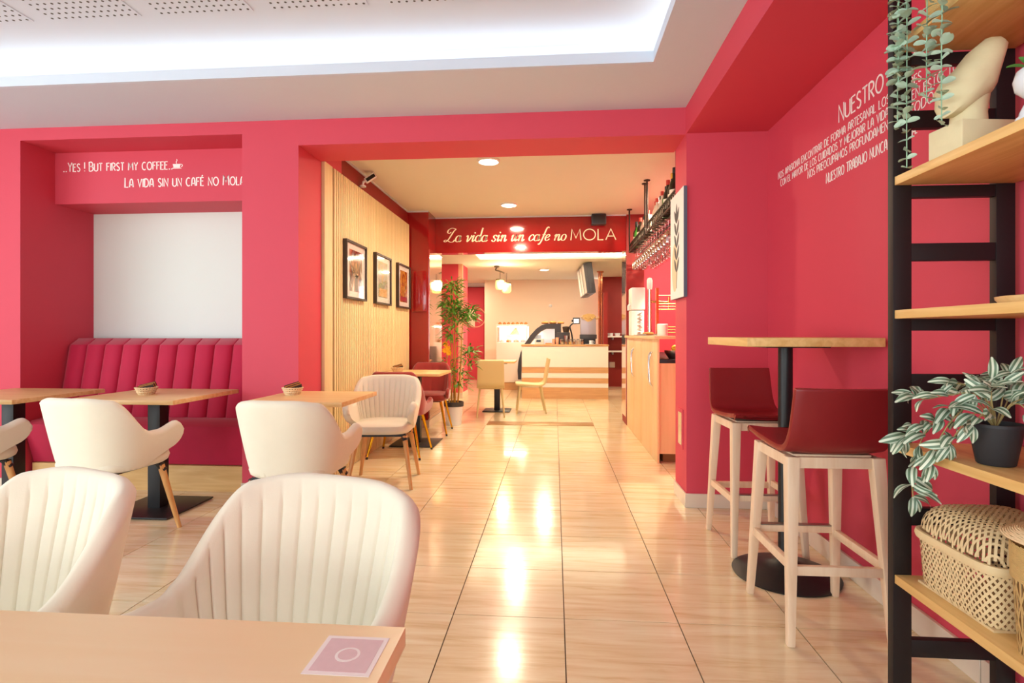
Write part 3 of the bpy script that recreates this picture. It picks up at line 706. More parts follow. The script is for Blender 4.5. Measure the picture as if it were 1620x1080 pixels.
def pad(b, cx, cy, hx, hy, z0, z1, n=32, p=3.6, crown=0.012):
    rings = []
    for s, z in ((0.0, z0), (0.90, z0), (0.97, z0 + (z1 - z0) * 0.18), (1.0, z0 + (z1 - z0) * 0.5), (0.975, z1 - (z1 - z0) * 0.15), (0.90, z1), (0.6, z1 + crown * 0.6), (0.0, z1 + crown)):
        row = []
        for k in range(n):
            g = 2 * PI * k / n; c_, s_ = math.cos(g), math.sin(g)
            row.append((cx + hx * s * math.copysign(abs(c_) ** (2 / p), c_), cy + hy * s * math.copysign(abs(s_) ** (2 / p), s_), z))
        rings.append(row)
    return b.grid(rings, True)
WHITE_RIM = lambda a: 0.80 - 0.185 * sstep(0.30, 0.66, a) - 0.02 * sstep(0.1, 0.4, a) + 0.035 * sstep(0.74, 0.95, a)
white_shell = shell_mesh('shell', 0.42, 0.80, WHITE_RIM, lambda a: 0.425 + 0.085 * sstep(0.55, 1.0, a), 0.185, 0.262, 0.17, 0.245, -0.03, 0.25, 0.60, 2.5, 0.036, N=30, gdepth=0.0075, amax=0.60, seam=0.005, cols=300)
def armchair(label, loc, rz, group):
    t = thing('armchair', label, 'chair', loc, rz, group)
    link('shell', white_shell, M['cream_velvet'], t)
    pad(MB(), 0, 0.02, 0.225, 0.225, 0.405, 0.475).build('seat', M['cream_velvet'], t)
    MB().box(-0.16, 0.16, -0.16, 0.17, 0.392, 0.404).box(-0.19, 0.19, -0.165, -0.135, 0.38, 0.395).box(-0.19, 0.19, 0.135, 0.165, 0.38, 0.395).build('under_frame', M['black'], t)
    for sx in (-1, 1):
        for sy in (-1, 1):
            l = MB().tube([(sx * 0.175, sy * 0.15, 0.385), (sx * 0.235, sy * 0.222, 0.0)], [0.0195, 0.0125], 12).build('leg', M['leg_wood'], t)
            MB().tube([(sx * 0.165, sy * 0.14, 0.395), (sx * 0.184, sy * 0.162, 0.35)], [0.018, 0.0205], 10).build('socket', M['black'], l)
    return t
ac1 = armchair('cream channelled armchair facing the beech table with the pink sticker, beside its sticker end', (-0.56, 0.985, 0), PI - 0.27, 'cream armchairs')
ac = lambda label, x, y, rz: dup(ac1, (x, y, 0), rz, label)
ac('cream channelled armchair at the stickered table, at the end away from the sticker', -1.195, 1.0, PI - 0.38)
ac('cream armchair with its back turned, pulled up to the table in front of the banquette', -2.47, 2.88, -0.10)
ac('cream armchair with its back turned, at the small table by the red pillar', -1.375, 2.86, -0.05)
ac('cream armchair facing out on the slat panelling side of the pillar table', -1.31, 4.14, PI + 0.12)
ac('cream armchair at the table before the plain red wall left of the niche', -3.44, 2.88, -0.06)
# brick red velvet chairs with brass legs
brick_shell = shell_mesh('shell', 0.40, 0.80, lambda a: 0.79 - 0.30 * sstep(0.22, 0.66, a) + 0.03 * sstep(0.8, 0.95, a), lambda a: 0.40 + 0.02 * sstep(0.6, 1.0, a), 0.205, 0.245, 0.17, 0.26, -0.02, 0.23, 0.60, 2.6, 0.035, N=15, gdepth=0.006, cols=110, rws=12, flare=0.015)
def velvet_chair(label, loc, rz, group):
    t = thing('velvet_chair', label, 'chair', loc, rz, group)
    link('shell', brick_shell, M['brick_velvet'], t)
    pad(MB(), 0, 0.02, 0.235, 0.235, 0.385, 0.465).build('seat', M['brick_velvet'], t)
    MB().box(-0.17, 0.17, -0.17, 0.19, 0.374, 0.386).build('under_frame', M['black'], t)
    for sx in (-1, 1):
        for sy in (-1, 1):
            l = MB().tube([(sx * 0.165, sy * 0.16, 0.385), (sx * 0.245, sy * 0.24, 0.012)], [0.016, 0.0095], 12).build('leg', M['gold'], t)
            MB().tube([(sx * 0.243, sy * 0.238, 0.02), (sx * 0.247, sy * 0.243, 0.0)], 0.0105, 10).build('foot_cap', M['black'], l)
    return t
vc = velvet_chair('brick red velvet chair with its back turned, brass legs, behind the cream armchair', (-1.465, 5.12, 0), 0.0, 'brick red velvet chairs')
dup(vc, (-1.47, 6.30, 0), PI + 0.06, 'brick red velvet chair with brass legs facing out beside the bamboo plant')

# ------------------------------------------------------------------ tables
def cafe_table(label, loc, wx, wy, cat='table', h=0.75, base=0.46, colr='oak_x', rz=0.0):
    t = thing('cafe_table', label, cat, loc, rz, 'square cafe tables')
    MB().box(-wx / 2, wx / 2, -wy / 2, wy / 2, h - 0.028, h).build('table_top', M[colr], t, bevel=0.004)
    MB().box(-0.042, 0.042, -0.042, 0.042, 0.012, h - 0.04).build('column', M['black'], t, bevel=0.003)
    MB().box(-base / 2, base / 2, -base / 2, base / 2, 0.003, 0.014).build('base_plate', M['black'], t, bevel=0.003)
    MB().box(-0.16, 0.16, -0.16, 0.16, h - 0.042, h - 0.028).build('top_bracket', M['black'], t)
    return t
cafe_table('oak topped cafe table in front of the crimson banquette niche', (-2.60, 3.41, 0), 0.70, 0.68)
cafe_table('oak topped cafe table in front of the plain red wall left of the niche', (-3.575, 3.36, 0), 0.70, 0.68)
cafe_table('oak topped cafe table by the red pillar between two cream armchairs', (-1.515, 3.36, 0), 0.60, 0.62)
cafe_table('oak topped cafe table between the two brick red velvet chairs', (-1.445, 5.66, 0), 0.62, 0.62)
ft = thing('dining_table', 'long pale beech laminate table carrying the pink printed sticker', 'table', (-0.92, 0.37, 0))
MB().box(-0.72, 0.722, -0.36, 0.348, 0.724, 0.75).build('table_top', M['laminate'], ft, bevel=0.0025)
for sx in (-1, 1):
    MB().box(sx * 0.45 - 0.04, sx * 0.45 + 0.04, -0.04, 0.04, 0.014, 0.724).build('column', M['black'], ft)
    MB().box(sx * 0.45 - 0.2, sx * 0.45 + 0.2, -0.23, 0.23, 0.002, 0.014).build('base_plate', M['black'], ft, bevel=0.003)
stk = thing('table_sticker', 'white sticker with pink print on the beech table corner', 'sticker', (-0.251, 0.648, 0.7502), 0)
MB().box(-0.040, 0.040, -0.040, 0.040, 0, 0.0006).build('sheet', M['sticker'], stk)
MB().box(-0.034, 0.034, -0.034, 0.034, 0.0006, 0.0008).build('print_field', M['sticker_pink'], stk)
MB().lathe([(0.015, 0.0008), (0.015, 0.0010), (0.0001, 0.0010)], 24).build('emblem_disc', M['sticker'], stk)
MB().lathe([(0.0115, 0.0010), (0.0115, 0.0012), (0.0001, 0.0012)], 24).build('emblem', M['sticker_pink'], stk)
# sachet baskets
def sachet_basket(label, x, y, rz=0.3):
    t = thing('sachet_basket', label, 'basket', (x, y, 0.75), rz, 'sachet baskets on the cafe tables')
    b = MB(); n = 22
    for k in range(n):
        g = 2 * PI * k / n; h = 2 * PI * (k + 0.45) / n
        b.bar((0.044 * math.cos(g), 0.044 * math.sin(g), 0.002), (0.064 * math.cos(h), 0.064 * math.sin(h), 0.048), 0.010, 0.003)
    stuff(b.build('stakes', M['wicker_light'], t))
    MB().lathe([(0.001, 0), (0.046, 0), (0.046, 0.006), (0.001, 0.006)], 22).build('bottom', M['wicker_light'], t)
    for z, r in ((0.018, 0.053), (0.032, 0.059), (0.044, 0.064)):
        MB().tube([(r * math.cos(a * PI / 11), r * math.sin(a * PI / 11), z) for a in range(23)], 0.004, 6, False).build('band', M['wicker_light'], t)
    rnd = random.Random(int(abs(x) * 100))
    for k in range(5):
        a = rnd.uniform(-0.4, 0.4); z = 0.03 + 0.004 * k
        MB().bar((-0.045, -0.03 + 0.013 * k, z), (0.05, -0.028 + 0.013 * k + a * 0.02, z + 0.024), 0.028, 0.004, up=(0, 1, 0.4)).build('sachet', M['sachet' if k % 2 == 0 else 'sachet_o'], t)
    return t
sachet_basket('little wicker basket of sachets on the table before the banquette', -2.66, 3.38)
sachet_basket('little wicker basket of sachets on the table by the red pillar', -1.70, 3.44, 0.9)
sachet_basket('little wicker basket of sachets on the table between the red velvet chairs', -1.64, 5.62, 0.5)

# ------------------------------------------------------------------ banquette
bq = thing('banquette', 'crimson velvet banquette with channelled back in the wall niche', 'bench', (-3.057, 4.05, 0))
MB().box(-0.83, 0.84, -0.255, 0.28, 0.0, 0.185).build('plinth', M['plinth'], bq)
sb_ = MB(); prof = [(-0.235, 0.19), (-0.30, 0.42), (-0.29, 0.475), (-0.25, 0.50), (-0.15, 0.508), (0.05, 0.50), (0.10, 0.48), (0.10, 0.19)]
P = []
for x, k in ((-0.80, 0.80), (-0.832, 0.93), (-0.84, 1.0), (0.84, 1.0)):
    P.append([(x, 0.0 + (u) * k, 0.345 + (w_ - 0.345) * k) for u, w_ in prof])
sb_.grid(P, True); sb_.f.append(tuple(range(len(prof) - 1, -1, -1))); sb_.f.append(tuple(3 * len(prof) + i for i in range(len(prof))))
sb_.build('seat_cushion', M['red_velvet'], bq)
nch = 11; cw = 1.682 / nch
chb = MB(); rowsP = []
for i in range(13):
    v = i / 12; z = 0.485 + 0.625 * v; yc = 0.12 * v
    rr = 1.0 if v < 0.9 else math.sqrt(max(0.0, 1 - ((v - 0.9) / 0.1) ** 2))
    row = []
    for k in range(13):
        g = PI * k / 12; row.append((-cw / 2 * math.cos(g), -0.015 + yc - (0.055 * math.sin(g) ** 0.75) * rr + 0.05 * (1 - rr), z))
    row.append((cw / 2, 0.19 + 0.08 * v, z)); row.append((-cw / 2, 0.19 + 0.08 * v, z)); rowsP.append(row)
chb.grid(rowsP, True); nn = 15
chb.f.append(tuple(12 * nn + i for i in range(nn))); chb.f.append(tuple(range(nn - 1, -1, -1)))
ch_me = chb.mesh('back_channel'); ch_me.materials.append(M['red_velvet'])
for k in range(nch): link('back_channel', ch_me, None, bq, (-0.841 + cw * (k + 0.5), 0, 0))

# ------------------------------------------------------------------ bar table and stools
bt = thing('bar_table', 'tall oak topped bar table with round black base against the red wall', 'table', (1.095, 2.70, 0))
MB().box(-0.28, 0.28, -0.305, 0.295, 1.088, 1.126).build('table_top', M['oak'], bt, bevel=0.002)
MB().tube([(0, 0, 0.02), (0, 0, 1.09)], 0.032, 20).build('pole', M['black'], bt)
MB().lathe([(0.235, 0.0), (0.238, 0.008), (0.20, 0.024), (0.12, 0.045), (0.06, 0.065), (0.042, 0.085), (0.034, 0.11), (0.001, 0.112)], 48).build('base', M['black'], bt)
MB().box(-0.14, 0.14, -0.14, 0.14, 1.08, 1.088).build('top_plate', M['black'], bt)
def bar_stool(label, loc, rz):
    t = thing('bar_stool', label, 'stool', loc, rz, 'wine red bar stools')
    # seat shell: side profile (y, z) swept across the width, local +Y is the front
    prof = [(0.225, 0.722), (0.215, 0.728), (0.12, 0.716), (0.0, 0.708), (-0.10, 0.706), (-0.155, 0.722), (-0.185, 0.765), (-0.20, 0.82), (-0.215, 0.90), (-0.222, 0.945)]
    pr = catmull([(0, a, c) for a, c in prof], 4)
    P = []
    for i, p in enumerate(pr):
        t_ = (pr[min(i + 1, len(pr) - 1)] - pr[max(i - 1, 0)]).normalized(); n_ = Vector((0, -t_.z, t_.y)); n_ = n_ if (n_.y < 0 or n_.z < 0) else -n_
        v = i / (len(pr) - 1); hw = 0.182 - 0.012 * max(0.0, v - 0.55) / 0.45
        row = []
        for k in range(11):
            s = -1 + 2 * k / 10; lift = 0.012 * s * s
            row.append(Vector((hw * s, p.y, p.z)) - n_ * lift)
        for k in range(10, -1, -1):
            s = -1 + 2 * k / 10; lift = 0.012 * s * s
            row.append(Vector((hw * s, p.y, p.z)) - n_ * lift + n_ * 0.024 )
        P.append(row)
    b = MB().grid(P, True); n_ = 22; m_ = len(P)
    b.f.append(tuple(range(n_))); b.f.append(tuple((m_ - 1) * n_ + i for i in range(n_)))
    b.build('seat_shell', M['leatherette'], t, bevel=0.006)
    zt = 0.682
    MB().box(-0.15, 0.15, -0.165, -0.135, zt - 0.04, zt).box(-0.15, 0.15, 0.135, 0.165, zt - 0.04, zt).box(-0.165, -0.135, -0.15, 0.15, zt - 0.04, zt).box(0.135, 0.165, -0.15, 0.15, zt - 0.04, zt).box(-0.14, 0.14, -0.14, 0.14, zt - 0.01, zt + 0.006).build('seat_frame', M['ash'], t)
    ft_ = {}
    for sx in (-1, 1):
        for sy in (-1, 1):
            a, c = Vector((sx * 0.152, sy * 0.150, zt)), Vector((sx * 0.180, sy * 0.208, 0.0)); ft_[sx, sy] = (a, c)
            MB().bar(a, c, 0.046, 0.046, 0.028, 0.028, up=(0, 1, 0)).build('leg', M['ash'], t, bevel=0.006)
    at = lambda sx, sy, z: ft_[sx, sy][0].lerp(ft_[sx, sy][1], 1 - z / zt)
    MB().bar(at(-1, -1, 0.27), at(1, -1, 0.27), 0.022, 0.034).build('stretcher', M['ash'], t, bevel=0.003)
    for sx in (-1, 1): MB().bar(at(sx, -1, 0.285), at(sx, 1, 0.285), 0.022, 0.034).build('stretcher', M['ash'], t, bevel=0.003)
    fr = MB().bar(at(-1, 1, 0.30), at(1, 1, 0.30), 0.024, 0.030).build('foot_rest', M['ash'], t, bevel=0.003)
    MB().bar(at(-1, 1, 0.317) + Vector((0.02, 0, 0)), at(1, 1, 0.317) - Vector((0.02, 0, 0)), 0.026, 0.005).build('kick_strip', M['steel'], fr)
    return t
bs = bar_stool('wine red bar stool with its back turned, pale ash legs, beside the black shelf frame', (1.040, 2.285, 0), 0.0)
dup(bs, (1.085, 3.085, 0), PI + 0.03, 'wine red bar stool between the bar table and the red pillar, facing the table')

# ------------------------------------------------------------------ shelf unit
sh = thing('shelf_unit', 'open shelf unit with black ladder frame and oak boards on the red wall', 'shelf', (1.20, 1.3, 0))
for (yf, nm) in ((0.45, 'far'), (-0.62, 'near')):
    fx0, fx1 = -0.174, 0.175
    for x in (fx0, fx1 - 0.054): MB().box(x, x + 0.054, yf - 0.0, yf + 0.027, 0, 2.32).build('upright', M['black_wood'], sh, bevel=0.002)
    for z in (0.16, 0.56, 0.967, 1.364, 1.767, 2.17): MB().box(fx0 + 0.054, fx1 - 0.054, yf + 0.002, yf + 0.025, z, z + 0.053).build('rung', M['black_wood'], sh, bevel=0.0015)
    for z in (0.348, 0.749, 1.152, 1.556, 1.958): MB().box(fx0 + 0.054, fx1 - 0.054, yf + 0.002, yf + 0.025, z, z + 0.036).build('rung', M['black_wood'], sh, bevel=0.0015)
for z in (0.385, 0.786, 1.188, 1.593, 1.995):
    MB().box(-0.170, 0.172, -0.60, 0.449, z, z + 0.026).build('shelf_board', M['oak'], sh, bevel=0.0015)

def weave_ribbon(b, pts, nrm, wd):
    n = len(pts); L = []; R = []
    for i in range(n):
        t = (pts[min(i + 1, n - 1)] - pts[max(i - 1, 0)]).normalized(); s_ = t.cross(nrm[i]).normalized()
        L.append(pts[i] + s_ * wd / 2); R.append(pts[i] - s_ * wd / 2)
    b.grid([L, R])
def box_plan(u, a, c, p=6):
    g = 2 * PI * u; x, y_ = math.cos(g), math.sin(g); r = (abs(x) ** p + abs(y_) ** p) ** (-1 / p)
    return a * x * r, c * y_ * r
wb = thing('wicker_box', 'rectangular open weave wicker box with domed lid on the lowest shelf', 'basket', (1.195, 1.565, 0.411))
def bside(u, v):
    k = 0.93 + 0.07 * v ** 0.5; x, y_ = box_plan(u, 0.138 * k, 0.152 * k); return Vector((x, y_, 0.006 + 0.142 * v))
b = MB(); NS = 76
for sg in (1, -1):
    for k in range(NS):
        pts = []; nr = []
        for i in range(9):
            v = i / 8; u = (k / NS + sg * 0.085 * v) % 1.0; p = bside(u, v); n_ = (bside((u + .004) % 1, v) - bside((u - .004) % 1, v)).cross(Vector((0, 0, 1))).normalized()
            pts.append(p + n_ * (0.0012 * sg * (1 if (i + k) % 2 else -1))); nr.append(n_)
        weave_ribbon(b, pts, nr, 0.0062)
stuff(b.build('body_weave', M['wicker'], wb))
MB().box(-0.125, 0.125, -0.14, 0.14, 0.0, 0.006).build('bottom', M['wicker'], wb)
rim_ = MB()
P = []
for i in range(97):
    x, y_ = box_plan(i / 96, 1, 1); P.append([Vector((x * 0.146, y_ * 0.160, 0.14)), Vector((x * 0.149, y_ * 0.163, 0.151)), Vector((x * 0.146, y_ * 0.160, 0.162)), Vector((x * 0.138, y_ * 0.152, 0.162)), Vector((x * 0.138, y_ * 0.152, 0.14))])
rim_.grid(P, True).build('rim', M['wicker'], wb)
def dome(x, y_):
    r = min(1.0, ((abs(x) / 0.140) ** 5 + (abs(y_) / 0.154) ** 5) ** 0.2); return 0.155 + 0.093 * (1 - r ** 5) ** 0.5
b = MB(); c45 = math.sqrt(0.5)
for sg in (1, -1):
    for k in range(-17, 18):
        off = k * 0.0118; pts = []; nr = []
        for i in range(-150, 151):
            t = i * 0.00146; x = (t + off) * c45; y_ = (t - off) * c45 * sg
            if ((abs(x) / 0.140) ** 5 + (abs(y_) / 0.154) ** 5) > 1: continue
            e_ = 0.001; n_ = Vector((-(dome(x + e_, y_) - dome(x - e_, y_)) / (2 * e_), -(dome(x, y_ + e_) - dome(x, y_ - e_)) / (2 * e_), 1)).normalized()
            pts.append(Vector((x, y_, dome(x, y_))) + n_ * (0.001 * sg * math.sin(t * 266))); nr.append(n_)
        if len(pts) > 2: weave_ribbon(b, pts, nr, 0.0064)
stuff(b.build('lid_weave', M['wicker'], wb))

rb_ = thing('round_basket', 'round rattan basket with a flat flared lid beside the wicker box', 'basket', (1.142, 1.300, 0.411))
b = MB(); NS = 40
def rside(u, v): g = 2 * PI * u; r = 0.092 + 0.013 * v; return Vector((r * math.cos(g), r * math.sin(g), 0.004 + 0.25 * v))
for k in range(NS):
    pts = [rside(k / NS, i / 8) for i in range(9)]; weave_ribbon(b, pts, [Vector((p.x, p.y, 0)).normalized() for p in pts], 0.006)
for sg in (1, -1):
    for k in range(NS // 2):
        pts = [rside((2 * k / NS + sg * 0.16 * i / 10), i / 10) for i in range(11)]; weave_ribbon(b, [p * 1.003 for p in pts], [Vector((p.x, p.y, 0)).normalized() for p in pts], 0.005)
for k in range(26):
    z = 0.175 + 0.003 * k; r = 0.1015 + 0.0135 * (z / 0.25) * 0.3
    b.tube([(r * math.cos(a * PI / 16), r * math.sin(a * PI / 16), z + 0.0012 * math.sin(a * 2.2 + k)) for a in range(33)], 0.0019, 4, False)
stuff(b.build('body_weave', M['wicker2'], rb_))
MB().lathe([(0.001, 0), (0.092, 0), (0.092, 0.005), (0.001, 0.005)], 30).build('bottom', M['wicker2'], rb_)
b = MB()
for k in range(28):
    r = 0.012 + 0.0040 * k; z = 0.268 + (0.016 if k < 20 else 0.016 * (1 - (k - 20) / 8))
    b.tube([(r * math.cos(a * PI / 18), r * math.sin(a * PI / 18), z + 0.0009 * math.sin(a * 3.1 + k * 2)) for a in range(37)], 0.0025, 4, False)
stuff(b.build('lid_coils', M['wicker_light'], rb_))
for k in range(6): MB().bar((-0.03 + 0.011 * k, -0.045, 0.289), (-0.03 + 0.011 * k, 0.05, 0.289), 0.009, 0.004).build('lid_slat', M['wicker_light'], rb_)

# trailing striped plant in a dark pot
tp = thing('trailing_plant', 'striped trailing houseplant in a charcoal pot on the oak shelf', 'plant', (1.112, 1.475, 0.8125))
MB().lathe([(0.001, 0.0), (0.037, 0.0), (0.040, 0.003), (0.056, 0.096), (0.059, 0.096), (0.059, 0.104), (0.053, 0.104), (0.051, 0.09), (0.001, 0.09)], 30).build('pot', M['dark_pot'], tp)
MB().lathe([(0.001, 0.094), (0.051, 0.091)], 20).build('soil', M['soil'], tp)
lfm = MB(); P = []
for i in range(9):
    t = i / 8; hw = 0.24 * math.sin(PI * min(1, t * 0.96 + 0.02)) ** 0.75 * (1 - 0.25 * t)
    P.append([Vector((t, s * hw, 0.10 * abs(s) * hw * 2 + 0.16 * math.sin(PI * t) * 1 - 0.10 * t)) for s in (-1, -.5, 0, .5, 1)])
lfm.grid(P); striped_leaf = lfm.mesh('leaf', angle=80); striped_leaf.materials.append(M['stripe_leaf'])
def place_leaf(me, parent, pos, d, up, L, roll=0.0):
    d = Vector(d).normalized(); up = Vector(up); z = (up - d * up.dot(d))
    z = z.normalized() if z.length > 1e-4 else Vector((0, 1, 0)); y_ = z.cross(d)
    Rm = Matrix((d, y_, z)).transposed() @ Matrix.Rotation(roll, 3, 'X')
    o = bpy.data.objects.new('leaf', me); COL.objects.link(o); o.parent = parent
    o.matrix_local = Matrix.Translation(Vector(pos)) @ (Rm @ Matrix.Scale(L, 3)).to_4x4(); return o
rt = random.Random(11)
stems = [  # local control points (x right, y away from camera)
    [(0, 0, .09), (-.03, .04, .16), (-.07, .10, .13), (-.10, .15, .07), (-.115, .19, -.01), (-.12, .20, -.08), (-.115, .205, -.125)],
    [(0, 0, .09), (-.02, .05, .17), (-.06, .12, .165), (-.09, .18, .15), (-.105, .22, .155)],
    [(0, 0, .09), (-.04, .02, .15), (-.08, .06, .10), (-.10, .10, .03), (-.105, .12, -.02)],
    [(0, 0, .09), (.0, .03, .17), (.01, .04, .215)],
    [(0, 0, .09), (-.02, -.02, .16), (-.03, -.03, .19), (-.05, .0, .175)],
    [(0, 0, .09), (.02, -.03, .15), (.03, -.07, .15), (.03, -.12, .10)],
    [(0, 0, .09), (-.03, .06, .14), (-.08, .15, .09), (-.11, .22, .06), (-.12, .25, .03)],
    [(0, 0, .09), (-.05, -.01, .13), (-.08, .02, .08), (-.09, .05, .04)],
    [(0, 0, .09), (.04, .03, .15), (.06, .05, .18)],
    [(0, 0, .09), (-.015, .0, .15), (-.03, .05, .19), (-.06, .09, .20)],
    [(0, 0, .09), (.02, .01, .16), (.03, .02, .20), (.05, .03, .225)],
    [(0, 0, .09), (-.02, -.03, .14), (-.05, -.04, .13), (-.07, -.03, .10)],
    [(0, 0, .09), (.01, -.04, .15), (.03, -.06, .17)],
    [(0, 0, .09), (-.01, .02, .15), (-.02, .03, .18)],
]
for st in stems:
    st = [(x, y_ * 0.66, z) for x, y_, z in st]
    pts = catmull(st, 5); MB().tube(pts, 0.0017, 5).build('stem', M['stem'], tp)
    step = 2
    for i in range(6, len(pts), step):
        t = (pts[i] - pts[i - 1]).normalized(); sd = rt.choice((-1, 1)) if i < len(pts) - 1 else 0
        for q in range(2 if rt.random() < 0.35 else 1):
            side = t.cross(Vector((0, 0, 1))); side = side.normalized() if side.length > .01 else Vector((1, 0, 0))
            d = t * 0.6 + side * (sd if q == 0 else -sd) * rt.uniform(.5, 1.1) + Vector((rt.uniform(-.7, .4), rt.uniform(-.8, .3), rt.uniform(-.5, .8)))
            place_leaf(striped_leaf, tp, pts[i], d, (rt.uniform(-.8, .3), rt.uniform(-1.0, .0), rt.uniform(.2, 1.0)), rt.uniform(.044, .074), rt.uniform(-.6, .6))
    d = (pts[-1] - pts[-3]).normalized()
    place_leaf(striped_leaf, tp, pts[-1], d + Vector((-.3, -.2, -.1)), (-.3, -.8, .6), .055)
    place_leaf(striped_leaf, tp, pts[-1], d + Vector((.5, -.3, -.6)), (-.3, -.8, .6), .045)

# round board, sculpture, seated planter, hanging eucalyptus
tag(MB().lathe([(0.001, 0), (0.108, 0), (0.118, 0.012), (0.119, 0.019), (0.112, 0.020), (0.10, 0.014), (0.001, 0.014)], 40).build('wooden_plate', M['oak_x'], loc=(1.20, 1.40, 1.2142)), 'round turned wooden plate lying on the middle oak shelf', 'plate')
sc = thing('stone_sculpture', 'cream stone sculpture of a leaning mushroom on a square block', 'sculpture', (1.118, 1.56, 1.6195), 0.12)
MB().box(-0.078, 0.072, -0.055, 0.055, 0, 0.078).build('block', M['stone'], sc, bevel=0.004)
MB().lathe([(0.001, 0.07), (0.042, 0.074), (0.040, 0.11), (0.046, 0.16), (0.03, 0.19)], 20, (-0.012, 0, 0)).build('stalk', M['stone'], sc)
cap = MB(); P = []
outl = [(-0.088, 0.120), (-0.078, 0.100), (-0.052, 0.102), (-0.01, 0.128), (0.022, 0.146), (0.036, 0.170), (0.050, 0.22), (0.070, 0.285), (0.074, 0.305), (0.062, 0.317), (0.035, 0.314), (0.0, 0.285), (-0.03, 0.245), (-0.075, 0.205), (-0.092, 0.175), (-0.086, 0.155)]
cx_, cz_ = -0.005, 0.20
for s, yy in ((0.0, -0.062), (0.45, -0.058), (0.78, -0.044), (0.95, -0.02), (1.0, 0.0), (0.95, 0.02), (0.78, 0.044), (0.45, 0.058), (0.0, 0.062)):
    P.append([Vector((cx_ + (u - cx_) * s, yy, cz_ + (v - cz_) * s)) for u, v in outl])
cap.grid(P, True).build('cap', M['stone'], sc)
pf = thing('figure_planter', 'white ceramic seated figure planter with leaves on its head', 'planter', (1.128, 1.375, 1.6195))
f = MB()
f.lathe([(0.001, 0.0), (0.03, 0.0), (0.042, 0.012), (0.042, 0.04), (0.03, 0.07), (0.015, 0.082), (0.001, 0.083)], 20, (0.012, 0, 0))
f.lathe([(0.001, 0.075), (0.022, 0.079), (0.040, 0.098), (0.044, 0.12), (0.038, 0.142), (0.028, 0.150), (0.024, 0.147), (0.001, 0.143)], 24, (0.0, 0, 0))
f.tube(catmull([(-0.005, -0.02, 0.062), (-0.034, -0.03, 0.050), (-0.052, -0.03, 0.018), (-0.064, -0.028, 0.006)], 4), [0.014] * 8 + [0.012] * 4 + [0.009], 10)
f.tube(catmull([(0.03, -0.02, 0.062), (0.05, -0.03, 0.045), (0.055, -0.04, 0.015), (0.05, -0.05, 0.006)], 4), [0.014] * 8 + [0.012] * 4 + [0.009], 10)
f.tube(catmull([(0.0, -0.03, 0.02), (-0.025, -0.055, 0.028), (-0.03, -0.075, 0.012)], 4), 0.015, 10)
f.tube(catmull([(0.03, -0.03, 0.02), (0.04, -0.06, 0.028), (0.04, -0.08, 0.012)], 4), 0.015, 10)
f.build('body', M['ceramic'], pf)
lm = MB(); P = []
for i in range(7):
    t = i / 6; hw = 0.26 * math.sin(PI * (t * 0.97 + 0.015)) ** 0.6
    P.append([Vector((t, s * hw, 0.12 * math.sin(PI * t) + 0.06 * s * s)) for s in (-1, 0, 1)])
succ = lm.grid(P).mesh('leaf', angle=80); succ.materials.append(M['green_leaf'])
for k in range(9):
    g = 2 * PI * k / 9 + 0.3; place_leaf(succ, pf, (0.012 * math.cos(g), 0.012 * math.sin(g), 0.143), (math.cos(g), math.sin(g), 0.5 + 0.5 * (k % 3)), (0, 0, 1), 0.04 + 0.008 * (k % 2))

he = thing('hanging_eucalyptus', 'grey green eucalyptus strands trailing from a rattan pot on the top shelf', 'plant', (1.09, 1.60, 2.0215))
b = MB()
for k in range(30):
    z = 0.004 + 0.0042 * k; r = 0.05 + 0.010 * k / 30
    b.tube([(r * math.cos(a * PI / 14), r * math.sin(a * PI / 14), z) for a in range(29)], 0.0027, 5, False)
stuff(b.build('pot_weave', M['wicker2'], he)); MB().lathe([(0.001, 0), (0.048, 0), (0.055, 0.11), (0.001, 0.11)], 24).build('pot_liner', M['wicker2'], he)
em = MB(); P = []
for i in range(8):
    t = i / 7; hw = 0.42 * math.sin(PI * (t * 0.94 + 0.03)) ** 0.55
    P.append([Vector((t, s * hw, 0.10 * s * s + 0.08 * math.sin(PI * t))) for s in (-1, -.4, .4, 1)])
eleaf = em.grid(P).mesh('leaf', angle=80); eleaf.materials.append(M['euca'])
re_ = random.Random(5)
strands = [((-0.085, 0.045), 1.615), ((-0.092, 0.075), 1.74), ((-0.092, -0.050), 1.765), ((-0.084, -0.095), 1.685), ((-0.098, 0.06), 1.86)]
# strand ends (x, y local of the hanging part, world z of the tip)
nl_ = 0
for (ex, ey), zt in strands:
    zl = zt - 2.0215
    pts = catmull([(ex * 0.2, ey * 0.3, 0.11), (ex * 0.7, ey * 0.7, 0.155), (ex * 1.0, ey, 0.10), (ex * 1.03, ey, -0.05), (ex * 1.0, ey + 0.006, zl * 0.55), (ex * 1.04, ey, zl)], 14)
    MB().tube(pts, 0.0016, 5).build('stem', M['euca_stem'], he)
    accu = 0.0; ph = re_.uniform(0, 3)
    for i in range(16, len(pts)):
        accu += (pts[i] - pts[i - 1]).length
        if accu < 0.0135: continue
        accu = 0.0; ph += 1.45; t = (pts[i] - pts[i - 1]).normalized(); tipf = i / len(pts)
        for q in (0, PI):
            g = ph + q + re_.uniform(-.3, .3); d = Vector((math.cos(g), math.sin(g), re_.uniform(-.25, .35)))
            if nl_ >= 296: break
            place_leaf(eleaf, he, pts[i], d, (re_.uniform(-.5, .3), -0.75, .75), re_.uniform(.022, .036) * (1.0 if tipf < .9 else .75), re_.uniform(-.5, .5)); nl_ += 1

